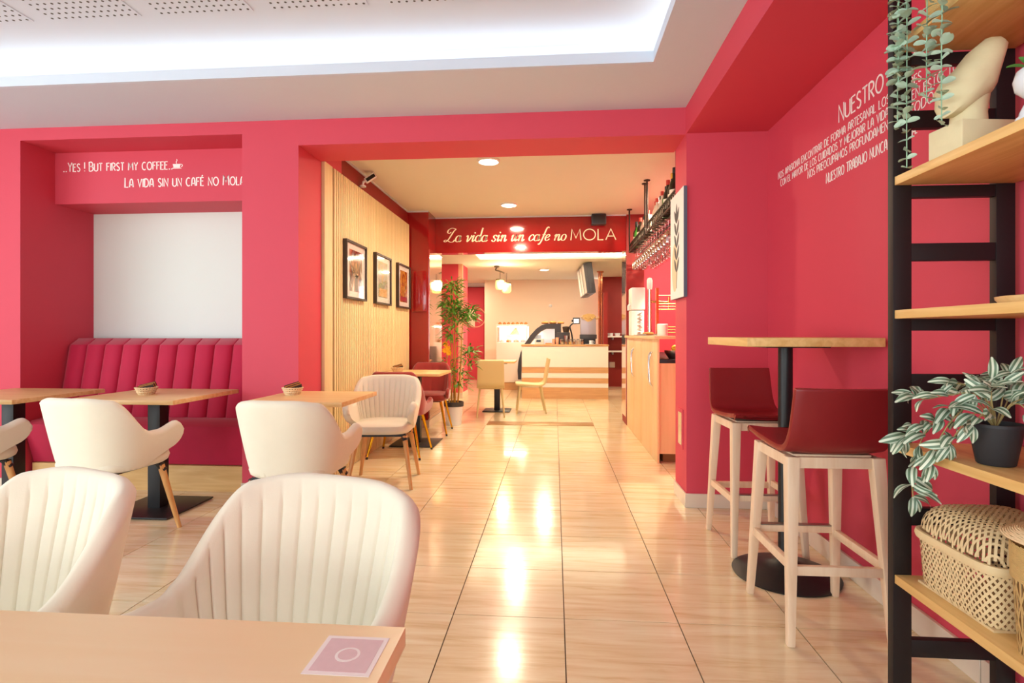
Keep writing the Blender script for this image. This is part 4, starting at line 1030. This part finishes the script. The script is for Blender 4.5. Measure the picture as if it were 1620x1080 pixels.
# ------------------------------------------------------------------ bar on the right of the corridor
bar = thing('bar_cabinet', 'tall veneered bar cabinet with black worktop behind the red pillar', 'cabinet', (0.905, 4.93, 0))
MB().box(0.02, 0.60, 0.02, 2.04, 0.08, 0.885).build('body', M['cab'], bar)
MB().box(0.06, 0.56, 0.06, 2.04, 0.0, 0.08).build('kick_plinth', M['slat_gap'], bar)
MB().box(0.022, 0.62, 0.022, 2.04, 0.885, 0.92).build('worktop', M['black'], bar, bevel=0.003)
for k, (a, c) in enumerate(((0.0, 0.275), (0.281, 0.86), (0.866, 1.45), (1.456, 2.04))):
    d = MB().box(0.0, 0.02, a, c, 0.002, 1.10).build('door', M['cab'], bar, bevel=0.0015)
    hy = c - 0.03 if k % 2 == 0 else a + 0.03
    MB().tube(catmull([(0.0, hy, 0.66), (-0.022, hy, 0.70), (-0.026, hy + (0.012 if k % 2 == 0 else -0.012), 0.82), (-0.022, hy, 0.94), (0.0, hy, 0.98)], 4), 0.006, 8).build('handle', M['chrome'], d)
MB().box(-0.03, 0.17, -0.03, 2.04, 1.10, 1.128).build('ledge', M['cab'], bar, bevel=0.002)
# things on ledge and worktop
g1 = thing('ice_dispenser', 'white boxy dispenser machine standing on the bar ledge', 'machine', (0.985, 6.72, 1.1285))
MB().box(-0.075, 0.075, -0.12, 0.12, 0.0, 0.30).build('base_unit', M['white_plastic'], g1, bevel=0.01)
MB().box(-0.075, 0.085, -0.13, 0.13, 0.305, 0.57).build('hopper', M['white_plastic'], g1, bevel=0.012)
MB().tube([(-0.075, -0.05, 0.38), (-0.10, -0.05, 0.35), (-0.10, -0.05, 0.30)], 0.016, 8).build('spout', M['white_plastic'], g1)
cr = thing('cup_rack', 'curly metal cup rack beside the white dispenser on the ledge', 'rack', (0.97, 6.36, 1.1285))
for k in range(4):
    MB().tube([(0.0 + 0.012 * math.cos(a), -0.09 + 0.06 * k + 0.012 * math.sin(a), 0.01 + 0.25 * a / 37.7) for a in [j * 37.7 / 60 for j in range(61)]], 0.003, 5).build('coil', M['steel'], cr)
MB().box(-0.05, 0.05, -0.12, 0.12, 0, 0.01).build('tray', M['steel'], cr)
tap = thing('beer_tap_column', 'tall metal tap column with side lever on the bar ledge', 'tap', (1.03, 6.05, 1.1285))
MB().tube([(0, 0, 0), (0, 0, 0.50)], 0.022, 14).build('column', M['chrome'], tap)
MB().lathe([(0.024, 0.50), (0.03, 0.53), (0.03, 0.60), (0.02, 0.625), (0.001, 0.63)], 16).build('cap', M['white_plastic'], tap)
MB().tube([(0, 0, 0.37), (0.20, -0.02, 0.36)], 0.012, 10).build('lever', M['brass'], tap)
MB().tube([(0.20, -0.02, 0.28), (0.20, -0.02, 0.42)], 0.012, 10).build('spout', M['brass'], tap)
rk = thing('wire_shelf', 'pale metal rail shelf standing on the bar worktop', 'rack', (1.20, 6.0, 0.9205))
for x in (-0.10, 0.22): MB().box(x - 0.014, x + 0.014, -0.02, 0.02, 0, 0.72).build('post', M['brass'], rk)
for z in (0.24, 0.27, 0.30, 0.49, 0.52, 0.55, 0.64): MB().tube([(-0.09, 0, z), (0.21, 0, z)], 0.006, 6).build('rail', M['brass'], rk)
tag(MB().lathe([(0.001, 0), (0.05, 0), (0.052, 0.11), (0.046, 0.115), (0.001, 0.115)], 20).build('white_canister', M['white_plastic'], loc=(1.045, 5.42, 1.1285)), 'white canister on the bar ledge near the red pillar', 'canister')
tr = thing('serving_tray', 'long flat tray lying on the bar ledge', 'tray', (0.96, 5.75, 1.1285))
MB().box(-0.07, 0.07, -0.28, 0.28, 0, 0.006).build('tray_base', M['steel'], tr)
MB().box(-0.07, -0.063, -0.28, 0.28, 0.006, 0.018).box(0.063, 0.07, -0.28, 0.28, 0.006, 0.018).build('tray_edge', M['steel'], tr)
for k in range(3): tag(MB().lathe([(0.001, 0), (0.022, 0.002), (0.032, 0.014), (0.026, 0.026), (0.001, 0.032)], 14, sx=1.3).build('bread_roll', M['bread'], loc=(0.96, 5.62 + 0.11 * k, 1.1347)), 'small bread roll on the flat tray of the bar ledge', 'bread', 'bread rolls on the bar tray')
bw = thing('steel_bowl', 'steel bowl with lemons on the black bar worktop', 'bowl', (1.09, 5.10, 0.9205))
MB().lathe([(0.001, 0), (0.05, 0), (0.085, 0.05), (0.09, 0.075), (0.085, 0.075), (0.078, 0.05), (0.045, 0.008), (0.001, 0.008)], 24).build('bowl', M['steel'], bw)
for k, (x, y, z) in enumerate(((1.060, 5.09, 0.968), (1.122, 5.115, 0.968), (1.09, 5.09, 1.018))):
    tag(MB().lathe([(0.001, -0.038), (0.012, -0.032), (0.027, -0.01), (0.027, 0.01), (0.012, 0.032), (0.001, 0.038)], 14).build('lemon', M['lemon'], loc=(x, y, z), rot=(1.3, 0.2 * k, k)), 'yellow lemon heaped in the steel bowl on the bar', 'fruit', 'lemons in the bowl')

# hanging bottle and glass rack
rack = thing('bottle_rack', 'black wrought iron bottle rack hung from the corridor ceiling over the bar', 'rack', (0.90, 4.1, 2.13))
for a, c in ((0.02, 1.36), (1.44, 2.62)):
    for x in (0.0, 0.34):
        MB().box(x - 0.006, x + 0.006, a, c, 0.0, 0.012).box(x - 0.006, x + 0.006, a, c, 0.085, 0.097).build('rail', M['iron'], rack)
        b = MB(); yy = a + 0.03
        while yy < c - 0.03:
            b.tube([(x, yy + 0.028 * math.cos(q * PI / 6), 0.048 + 0.033 * math.sin(q * PI / 6)) for q in range(13)], 0.003, 4, False); yy += 0.066
        stuff(b.build('scrollwork', M['iron'], rack))
    for y_ in (a, c): MB().box(0.0, 0.34, y_ - 0.006, y_ + 0.006, 0.0, 0.012).build('end_bar', M['iron'], rack)
    yy = a + 0.06
    while yy < c: MB().box(0.0, 0.34, yy - 0.008, yy + 0.008, 0.0, 0.008).build('shelf_slat', M['iron'], rack); yy += 0.075
    for y_ in (a + 0.02, c - 0.02):
        for x in (0.0, 0.34):
            r_ = MB().tube([(x, y_, 0.0), (x, y_, 0.51)], 0.009, 8).build('rod', M['iron'], rack)
            MB().lathe([(0.032, 0.512), (0.032, 0.52), (0.001, 0.52)], 12, (x, y_, 0)).build('rod_flange', M['iron'], r_)
for x in (0.06, 0.13, 0.20, 0.27): MB().box(x - 0.005, x + 0.005, 0.02, 2.62, -0.012, 0.0).build('glass_rail', M['iron'], rack)
glass_me = MB().lathe([(0.034, 0), (0.034, -0.003), (0.006, -0.010), (0.004, -0.02), (0.004, -0.085), (0.012, -0.095), (0.034, -0.12), (0.040, -0.15), (0.036, -0.20), (0.0345, -0.20), (0.038, -0.15), (0.032, -0.122), (0.008, -0.099), (0.001, -0.097)], 16).mesh('wine_glass')
glass_me.materials.append(M['stemware'])
for i in range(15):
    for j, x in enumerate((0.965, 1.065, 1.165)):
        y = 4.75 + 0.135 * i + 0.04 * j
        if y > 6.7 or (j == 1 and i % 3 == 0): continue
        tag(link('wine_glass', glass_me, None, None, (x, y, 2.1185)), 'clear stemmed glass hanging upside down under the iron rack', 'glass', 'hanging wine glasses')
def bottle(x, y, kind, cap_, h, r, label):
    t = thing('bottle', label, 'bottle', (x, y, 2.1385), 0, 'bottles on the iron rack')
    MB().lathe([(0.001, 0), (r, 0), (r, h * 0.58), (r * 0.85, h * 0.66), (r * 0.38, h * 0.76), (r * 0.36, h * 0.95), (0.001, h * 0.95)], 16).build('body', M[kind], t)
    MB().lathe([(r * 0.42, h * 0.86), (r * 0.42, h), (0.001, h)], 14).build('cap', M[cap_], t)
    MB().lathe([(r * 1.01, h * 0.18), (r * 1.01, h * 0.46)], 16).build('label', M['label'], t)
BK = [('bottle_dark', 'black', .33, .04, 'dark glass wine bottle with a black capsule on the iron rack'), ('bottle_dark', 'cap_gold', .32, .04, 'dark glass bottle with gold foil neck on the iron rack'),
      ('bottle_dark', 'cap_red', .30, .04, 'dark glass bottle with a red capsule on the iron rack'), ('bottle_green', 'black', .28, .037, 'green glass bottle with a black cap on the iron rack'),
      ('bottle_clear', 'cap_red', .27, .036, 'pale bottle with a red cap on the iron rack'), ('bottle_amber', 'cap_gold', .25, .036, 'amber bottle with a gold cap on the iron rack'), ('bottle_clear', 'black', .26, .034, 'pale bottle with a black cap on the iron rack')]
seq = [0, 1, 2, 3, 4, 6, 4, 4, 6, 3, 4, 5, 6, 4, 2, 5, 3, 0]
for i, s_ in enumerate(seq):
    k, c_, h_, r_, lb = BK[s_]; y = 4.45 + 0.124 * i
    if abs(y - 5.50) < 0.11: continue
    bottle(0.952 + (0.012 if i % 2 else 0.0), y, k, c_, h_, r_, lb)

# ------------------------------------------------------------------ inner doorway: threshold and bamboo
tag(MB().box(-0.86, 0.49, 6.87, 7.13, 0.0, 0.006).build('threshold_plate', M['threshold'], bevel=0.002), 'flat bronze floor plate across the inner doorway', 'floor plate')
bp = thing('bamboo_plant', 'tall bamboo plant with yellow blooms in a white pot beside the red pier', 'plant', (-1.275, 6.86, 0))
MB().lathe([(0.001, 0), (0.095, 0), (0.118, 0.235), (0.125, 0.235), (0.125, 0.25), (0.001, 0.25)], 28).build('pot', M['ceramic'], bp)
MB().lathe([(0.126, 0.235), (0.128, 0.29), (0.118, 0.292), (0.11, 0.27), (0.001, 0.272)], 28).build('soil_collar', M['anthracite'], bp)
rbm = random.Random(3); fol = MB()
def lance(b, p, d, L, wd):
    d = d.normalized(); s_ = d.cross(Vector((rbm.uniform(-.4, .4), rbm.uniform(-.4, .4), 1)))
    s_ = s_.normalized() if s_.length > .01 else Vector((1, 0, 0)); dr = Vector((0, 0, -0.25 * L))
    q = [p, p + d * L * 0.35, p + d * L * 0.7 + dr * 0.4, p + d * L + dr]
    b.add([q[0], q[1] + s_ * wd, q[1] - s_ * wd, q[2] + s_ * wd * .7, q[2] - s_ * wd * .7, q[3]], [(0, 1, 2), (1, 3, 4, 2), (3, 5, 4)])
canes = [((-0.03, 0.02), (-0.05, 0.0), 1.82), ((0.02, -0.02), (0.03, -0.02), 1.60), ((0.0, 0.03), (-0.02, 0.04), 1.70), ((0.05, 0.0), (0.12, 0.0), 1.45), ((-0.05, -0.03), (-0.10, -0.02), 1.20), ((0.04, 0.03), (0.10, 0.02), 1.05)]
for (x0, y0), (x1, y1), h in canes:
    pts = catmull([(x0, y0, 0.25), ((x0 + x1) / 2, (y0 + y1) / 2, h * 0.5), (x1, y1, h)], 6)
    MB().tube(pts, [0.011 - 0.007 * i / (len(pts) - 1) for i in range(len(pts))], 8).build('cane', M['cane'], bp)
for (cx, cz, rx, rz_, n) in ((-0.02, 1.72, .15, .13, 120), (-0.02, 1.50, .19, .12, 150), (0.03, 1.34, .20, .15, 150), (0.20, 1.40, .12, .12, 90), (-0.02, 1.13, .16, .12, 60), (0.20, 0.86, .12, .17, 90), (0.05, 0.58, .17, .14, 70), (-0.08, 0.75, .10, .12, 30)):
    for k in range(int(n * 1.5)):
        g = rbm.uniform(0, 2 * PI); q = rbm.uniform(0, 1) ** 0.5; p = Vector((max(-0.13, cx + rx * q * math.cos(g) * 0.75), rx * q * math.sin(g) * 0.75, cz + rz_ * rbm.uniform(-1, 1) * 0.8))
        lance(fol, p, Vector((math.cos(g), math.sin(g), rbm.uniform(-.5, 1.0))), rbm.uniform(.08, .14), rbm.uniform(.009, .015))
stuff(fol.build('foliage', M['leaf'], bp, smooth=False))
for (x, z) in ((-0.09, 1.02), (-0.06, 0.97), (-0.10, 0.94), (-0.05, 0.91)):
    b = MB()
    for k in range(7):
        g = k * 2 * PI / 7; c_, s_ = math.cos(g), math.sin(g)
        b.grid([[(x, -0.07, z), (x, -0.07, z)], [(x + .022 * c_ - .012 * s_, -0.085, z + .022 * s_ + .012 * c_), (x + .022 * c_ + .012 * s_, -0.085, z + .022 * s_ - .012 * c_)], [(x + .042 * c_, -0.08, z + .042 * s_), (x + .042 * c_, -0.08, z + .042 * s_)]])
    b.build('flower', M['flower'], bp)

# ------------------------------------------------------------------ back room
# service counter
ct = thing('service_counter', 'white service counter with caramel wood stripes in the back room', 'counter', (0.18, 9.75, 0))
MB().box(-0.765, 0.762, 0.012, 0.62, 0.0, 0.93).build('body', M['white_gloss'], ct)
for z0, z1 in ((0.0, 0.199), (0.278, 0.367), (0.457, 0.558)): MB().box(-0.765, 0.762, 0.0, 0.013, z0, z1).build('wood_stripe', M['stripe'], ct)
for z0, z1 in ((0.203, 0.274), (0.371, 0.453), (0.562, 0.925)): MB().box(-0.765, 0.762, 0.003, 0.013, z0, z1).build('white_panel', M['white_gloss'], ct)
MB().box(-0.775, 0.775, -0.012, 0.63, 0.932, 0.96).build('counter_top', M['stripe'], ct, bevel=0.003)
# curved pastry case running back from the counter
pc = thing('pastry_case', 'anthracite pastry display case with curved end beside the white counter', 'display case', (-0.30, 10.45, 0))
co = [(-0.40, 0.28), (-0.41, 0.45), (-0.395, 0.62), (-0.35, 0.80), (-0.27, 0.97), (-0.16, 1.13), (-0.05, 1.25), (0.06, 1.325), (0.16, 1.345), (0.42, 1.345)]
ci = [(0.30, 1.25), (0.14, 1.25), (0.04, 1.20), (-0.05, 1.12), (-0.13, 1.01), (-0.19, 0.93)]
MB().prism(co + [(0.42, 1.25)] + ci + [(-0.24, 0.85), (-0.33, 0.60), (-0.34, 0.28)], 0, 0.06, 'Y').build('end_frame', M['anthracite'], pc)
MB().box(0.30, 0.42, 0.0, 0.06, 0.90, 1.25).build('end_post', M['anthracite'], pc)
MB().prism([(-0.19, 0.93), (-0.13, 1.01), (-0.05, 1.12), (0.04, 1.20), (0.14, 1.25), (0.30, 1.25), (0.30, 0.93)], 0.6, 0.62, 'Y').build('lit_back', M['case_lit'], pc)
MB().box(-0.15, 0.30, 0.08, 0.6, 1.04, 1.05).build('glass_shelf', M['glassy'], pc)
MB().box(-0.33, 0.42, 0.06, 0.72, 0.0, 0.90).build('case_base', M['anthracite'], pc)
MB().prism([(-0.12, 1.05), (0.03, 1.05), (0.03, 1.13), (-0.12, 1.13)], 0.2, 0.5, 'Y').build('shelf_riser', M['steel'], pc)
MB().prism(co[7:] + [(0.42, 1.30), (0.10, 1.30)], 0.06, 0.72, 'Y').build('case_roof', M['anthracite'], pc)
for k, (x, h, r) in enumerate(((-0.12, .05, .075), (0.05, .06, .075), (0.22, .05, .07))):
    tag(MB().lathe([(0.001, 0), (r * .8, 0.005), (r, h * .5), (r * .6, h * .95), (0.001, h)], 16).build('bread_loaf', M['bread'], loc=(-0.08 + x * 0.9, 10.72 + 0.03 * k, 1.3465)), 'baked loaf on the roof of the curved pastry case', 'bread', 'loaves on the pastry case')
# white fridge case
fg = thing('glass_front_fridge', 'white chilled display cabinet with lit glass top on the cream wall', 'fridge', (-0.86, 11.2, 0))
MB().box(-0.34, 0.30, 0.0, 0.7, 0.16, 0.98).build('body', M['white_gloss'], fg, bevel=0.01)
MB().box(-0.32, 0.28, 0.03, 0.68, 0.0, 0.16).build('plinth', M['stripe'], fg)
MB().box(-0.34, 0.30, 0.0, 0.7, 1.315, 1.35).build('roof', M['white_gloss'], fg)
MB().box(-0.34, 0.30, 0.66, 0.7, 0.98, 1.315).build('lit_back', M['case_lit'], fg)
for x in (-0.34, 0.28): MB().box(x, x + 0.02, 0.0, 0.02, 0.98, 1.315).build('post', M['white_gloss'], fg)
MB().box(-0.32, 0.28, 0.02, 0.66, 1.13, 1.14).build('glass_shelf', M['glassy'], fg)
MB().box(-0.32, 0.28, 0.004, 0.010, 0.98, 1.315).build('glass_front', M['glassy'], fg)
MB().box(-0.30, 0.27, 0.02, 0.05, 1.295, 1.312).build('light_tube', M['led_warm'], fg)
for k in range(7): tag(MB().lathe([(0.001, 0), (0.034, 0.004), (0.041, 0.02), (0.02, 0.045), (0.001, 0.05)], 12).build('pastry', M['bread'], loc=(-1.14 + 0.09 * k, 11.4 + 0.02 * (k % 2), 1.3505)), 'pastry lying on top of the white display cabinet', 'pastry', 'pastries on the white cabinet')
tag(MB().prism([(-0.10, 0), (0.10, 0), (0.02, 0.15)], 0, 0.14, 'Y').build('cake_wedge', M['bread'], loc=(-0.84, 11.45, 1.1405)), 'brown wedge of cake on the glass shelf inside the white cabinet', 'cake')
for k in range(4): tag(MB().lathe([(0.001, 0), (0.05, 0), (0.055, 0.03), (0.04, 0.05), (0.001, 0.055)], 16).build('tart', M['bread' if k % 2 else 'pink_cup'], loc=(-1.10 + 0.15 * k, 11.35, 0.9805)), ('baked brown tart' if k % 2 else 'pink glazed tart') + ' on the lower deck of the white display cabinet', 'tart', 'tarts in the white cabinet')
# machines on the counter
CZ = 0.9605
em_ = thing('coffee_machine', 'lilac grey coffee machine with dark base on the service counter', 'machine', (0.60, 10.02, CZ))
MB().box(-0.13, 0.15, 0.0, 0.22, 0.18, 0.50).build('body', M['grey_blue'], em_, bevel=0.008)
MB().box(-0.14, 0.16, -0.01, 0.22, 0.10, 0.18).build('drip_base', M['anthracite'], em_, bevel=0.006)
MB().box(-0.12, 0.14, 0.0, 0.2, 0.0, 0.10).build('foot', M['black'], em_)
for k in range(4): MB().tube(catmull([(-0.12 + 0.08 * k, -0.015, 0.50), (-0.08 + 0.08 * k, -0.025, 0.46), (-0.04 + 0.08 * k, -0.015, 0.50)], 4), 0.010, 6).build('dust_cloth_fold', M['wicker2'], em_)
MB().prism([(-0.10, 0.50), (0.15, 0.50), (0.11, 0.545), (0.0, 0.56), (-0.09, 0.53)], -0.012, 0.18, 'Y').build('paper_bag', M['wicker2'], em_)
MB().prism([(-0.09, 0.50), (0.13, 0.50), (0.06, 0.43), (0.0, 0.41), (-0.05, 0.44)], -0.012, -0.004, 'Y').build('bag_flap', M['wicker2'], em_)
tl = thing('till_screen', 'small dark till display on a bent arm left of the coffee machine', 'screen', (0.34, 10.1, CZ))
MB().tube(catmull([(0.0, 0.05, 0.0), (-0.03, 0.05, 0.20), (-0.06, 0.03, 0.33), (0.02, 0.02, 0.40), (0.06, 0.0, 0.42)], 5), 0.014, 8).build('arm', M['anthracite'], tl)
MB().box(-0.01, 0.12, -0.02, 0.02, 0.37, 0.49).build('case', M['anthracite'], tl, bevel=0.006)
MB().box(0.008, 0.102, -0.023, -0.019, 0.39, 0.465).build('screen', M['small_screen'], tl)
MB().tube([(-0.03, 0.0, 0.43), (-0.01, 0.0, 0.43)], 0.02, 8).build('scanner', M['anthracite'], tl)
grn = thing('coffee_grinder', 'dark coffee grinder with hopper behind the jars on the counter', 'grinder', (0.16, 10.2, CZ))
MB().box(-0.12, 0.12, -0.08, 0.12, 0.0, 0.22).build('body', M['anthracite'], grn, bevel=0.01)
MB().lathe([(0.05, 0.22), (0.07, 0.32), (0.06, 0.33), (0.001, 0.335)], 16, (0.05, 0, 0)).build('hopper', M['frame'], grn)
MB().tube([(0.06, -0.13, 0.0), (0.06, -0.13, 0.16)], 0.05, 14).build('pitcher', M['steel'], grn)
scl = thing('payment_terminal', 'cream desk terminal with dark display on the service counter', 'terminal', (-0.28, 9.95, CZ))
MB().prism([(-0.09, 0), (0.09, 0), (0.08, 0.10), (-0.08, 0.10)], 0, 0.12, 'Y').build('case', M['white_plastic'], scl, bevel=0.006)
MB().box(-0.055, 0.03, -0.004, 0.001, 0.045, 0.085).build('display', M['sensor'], scl)
tag(MB().box(-0.06, 0.06, -0.04, 0.04, 0, 0.03).build('sugar_tin', M['stripe'], bevel=0.004, loc=(-0.11, 9.90, CZ)), 'low caramel tin beside the pink cups on the counter', 'tin')
for x, h in ((-0.02, .10), (0.045, .125)):
    c_ = thing('paper_cup_stack', 'pink paper cup stack on the service counter', 'cup', (x, 9.90, CZ), 0, 'pink cup stacks')
    MB().lathe([(0.001, 0), (0.022, 0), (0.031, h), (0.028, h), (0.02, 0.004), (0.001, 0.004)], 18).build('cup', M['pink_cup'], c_)
    MB().lathe([(0.031, h - 0.006), (0.033, h - 0.003), (0.031, h + 0.001)], 18).build('cup_lip', M['pink_cup'], c_)
for k in range(6):
    j = thing('glass_jar', 'lidded glass jar in the row on the service counter', 'jar', (0.13 + 0.072 * k, 9.88 + 0.02 * (k % 2), CZ), 0, 'jars on the counter')
    MB().lathe([(0.001, 0), (0.03, 0), (0.032, 0.07), (0.026, 0.085), (0.024, 0.085), (0.029, 0.07), (0.027, 0.004), (0.001, 0.004)], 16).build('jar', M['glassy'], j)
    MB().lathe([(0.001, 0.005), (0.026, 0.005), (0.027, 0.05), (0.001, 0.05)], 14).build('contents', M['lemon' if k == 2 else ('bread' if k % 2 else 'wicker')], j)
    MB().lathe([(0.028, 0.086), (0.028, 0.1), (0.001, 0.1)], 16).build('lid', M['steel'], j)
tag(MB().lathe([(0.001, 0), (0.11, 0), (0.13, 0.01), (0.125, 0.012), (0.001, 0.006)], 30).build('saucer_stack', M['ceramic'], loc=(0.66, 9.84, CZ)), 'white plate on the counter below the coffee machine', 'plate')
mg = thing('white_mug', 'white mug standing on the plate below the coffee machine', 'mug', (0.645, 9.84, CZ + 0.0065))
MB().lathe([(0.001, 0), (0.03, 0), (0.036, 0.07), (0.033, 0.07), (0.027, 0.005), (0.001, 0.005)], 18).build('cup', M['ceramic'], mg)
MB().tube([(0.034 + 0.022 * math.sin(a * PI / 8), 0, 0.038 + 0.022 * math.cos(a * PI / 8)) for a in range(9)], 0.005, 6).build('handle', M['ceramic'], mg)
# copper pole, menu screens
pole = thing('copper_pole', 'shiny copper tube standing from floor to ceiling behind the counter', 'pole', (0.905, 11.0, 0))
for dx in (-0.022, 0.024): MB().tube([(dx, 0, 0), (dx, 0, 2.39)], 0.02, 14).build('tube', M['copper'], pole)
MB().lathe([(0.07, 2.375), (0.07, 2.395), (0.001, 2.395)], 18).build('flange', M['copper'], pole)
for k in range(3):
    t = thing('menu_screen', 'pale menu screen in the tilted row hung above the service counter', 'screen', (0.50 - 0.02 * k, 9.75 + 0.43 * k, 2.39), 0.04, 'menu screens above the counter')
    bz = MB().box(-0.019, 0.02, -0.205, 0.205, -0.54, -0.02).build('bezel', M['anthracite'], t); bz.rotation_euler = (0, -0.14, 0)
    q = MB().box(-0.021, -0.018, -0.182, 0.182, -0.52, -0.04).build('panel', M['screen'], t); q.rotation_euler = (0, -0.14, 0)
    q2 = MB().box(0.02, 0.13, -0.208, 0.208, -0.545, -0.015).build('back_case', M['anthracite'], t, bevel=0.004); q2.rotation_euler = (0, -0.14, 0)
    MB().tube([(0.06, 0, 0.008), (0.08, 0, -0.05)], 0.014, 8).build('mount_arm', M['anthracite'], t)
# wall door with round window
dr = struct(MB().box(-2.55, -1.78, 13.70, 13.75, 0, 2.32).build('door_1', M['red'], bevel=0.004))
rg = MB(); P = []
for i in range(41):
    a = i * PI / 20; c_, s_ = math.cos(a), math.sin(a)
    P.append([(-1.985 + r * c_, yv, 1.575 + r * s_) for r, yv in ((0.235, 13.70), (0.235, 13.685), (0.255, 13.685), (0.255, 13.70))])
rg.grid(P, True).build('porthole_ring', M['pink_cup'], dr)
MB().prism([(-1.985 + 0.234 * math.cos(a), 1.575 + 0.234 * math.sin(a)) for a in [PI / 2 + 0.1 + i * (PI - 0.2) / 16 for i in range(17)]], 13.692, 13.70, 'Y').build('half_pane', M['cream_wall'], dr)
struct(MB().box(-1.72, -1.66, 13.68, 13.75, 0, 2.34).build('trim_7', M['pink_cup']))
# wall shelves in recess
for z, lb in ((1.08, 'upper white shelf board on the dark red recess wall'), (0.76, 'lower white shelf board on the dark red recess wall')):
    t = thing('wall_shelf', lb, 'shelf', (1.35, 12.1, z)); MB().box(-0.25, 0.35, -0.25, 0, 0, 0.03).build('board', M['white_plastic'], t)
    for x in (-0.1, 0.2): MB().box(x - 0.01, x + 0.01, -0.2, 0, -0.05, 0).build('bracket', M['steel'], t)
for k in range(3): tag(MB().lathe([(0.001, 0), (0.05, 0), (0.065, 0.06), (0.06, 0.06), (0.046, 0.006), (0.001, 0.006)], 16).build('bowl', M['ceramic'], loc=(1.2 + 0.15 * k, 11.96, 1.1105)), 'white bowl on the upper shelf of the dark red recess', 'bowl', 'bowls on the recess shelf')
tag(MB().box(-0.06, 0.06, -0.02, 0, 0, 0.12).build('socket_plate', M['white_plastic'], bevel=0.004, loc=(1.25, 12.1, 0.42)), 'white socket plate low on the dark red recess wall', 'socket')
tag(MB().lathe([(0.04, 0), (0.035, -0.03), (0.012, -0.05), (0.001, -0.05)], 14).build('wall_sensor', M['white_plastic'], loc=(-0.10, 12.6, 1.80), rot=(-PI / 2, 0, 0)), 'tiny round sensor on the cream back wall', 'sensor')
# pendant
pd = thing('pendant_lamp', 'dark bracket pendant with two glowing amber glass shades', 'lamp', (-0.98, 10.0, 2.395))
MB().lathe([(0.05, 0.004), (0.05, -0.02), (0.015, -0.03), (0.001, -0.03)], 16, (-0.08, 0, 0)).build('ceiling_rose', M['frame'], pd)
MB().tube(catmull([(-0.08, 0, -0.02), (-0.10, 0, -0.07), (-0.04, 0, -0.09), (0.06, 0, -0.13)], 5), 0.014, 8).build('arm', M['frame'], pd)
for x, z in ((-0.02, -0.26), (0.10, -0.32)):
    s_ = MB().lathe([(0.07, 0), (0.085, -0.03), (0.085, -0.14), (0.06, -0.17), (0.001, -0.175)], 8, (x, 0, z)).build('shade', M['amber'], pd)
    MB().lathe([(0.001, 0.03), (0.075, 0.02), (0.075, 0.0), (0.001, 0.0)], 12, (x, 0, z)).build('shade_cap', M['frame'], s_)
    MB().tube([(x, 0, z + 0.02), (x, 0, -0.09 - 0.4 * max(0, x))], 0.005, 6).build('cord', M['frame'], pd)
pl2 = bpy.data.lights.new('bulb', 'POINT'); pl2.energy = 22; pl2.color = (1, 0.75, 0.4); pl2.shadow_soft_size = 0.09
o = bpy.data.objects.new('bulb', pl2); COL.objects.link(o); o.parent = pd; o.location = (0.04, -0.12, -0.36)
# cream moulded chairs and their table
def side_chair(label, loc, rz):
    t = thing('side_chair', label, 'chair', loc, rz, 'cream moulded side chairs')
    prof = [(0.22, 0.425), (0.20, 0.437), (0.08, 0.428), (-0.08, 0.418), (-0.16, 0.424), (-0.20, 0.46), (-0.215, 0.53), (-0.235, 0.65), (-0.258, 0.79)]
    pr = catmull([(0, a, c) for a, c in prof], 4); P = []
    for i, p in enumerate(pr):
        t_ = (pr[min(i + 1, len(pr) - 1)] - pr[max(i - 1, 0)]).normalized(); n_ = Vector((0, -t_.z, t_.y)); n_ = n_ if (n_.y < 0 or n_.z < 0) else -n_
        v = i / (len(pr) - 1); hw = 0.20 - 0.02 * v
        P.append([Vector((hw * (-1 + k / 3), p.y, p.z)) for k in range(7)] + [Vector((hw * (1 - k / 3), p.y, p.z)) + n_ * 0.026 for k in range(7)])
    b = MB().grid(P, True); b.f.append(tuple(range(14))); b.f.append(tuple((len(P) - 1) * 14 + i for i in range(14)))
    b.build('seat_shell', mat_side, t, bevel=0.006)
    for sx in (-1, 1):
        for sy in (-1, 1): MB().tube([(sx * 0.15, sy * 0.15, 0.40), (sx * 0.19, sy * 0.21 - 0.01, 0.0)], [0.017, 0.010], 10).build('leg', mat_side, t)
    MB().box(-0.15, 0.15, -0.15, 0.15, 0.385, 0.398).build('under_frame', mat_side, t)
    return t
mat_side = mat('sand_moulded_shell', lin(208, 188, 136), 0.5)
s1 = side_chair('sand coloured moulded chair with its back to the corridor, in the back room', (-0.90, 7.67, 0), 0.12)
dup(s1, (-0.36, 8.05, 0), PI / 2 + 0.1, 'sand coloured moulded chair seen side on in front of the striped counter')
t = cafe_table('small cafe table between the two sand coloured chairs', (-0.86, 8.18, 0), 0.56, 0.56, base=0.40, colr='oak_x')
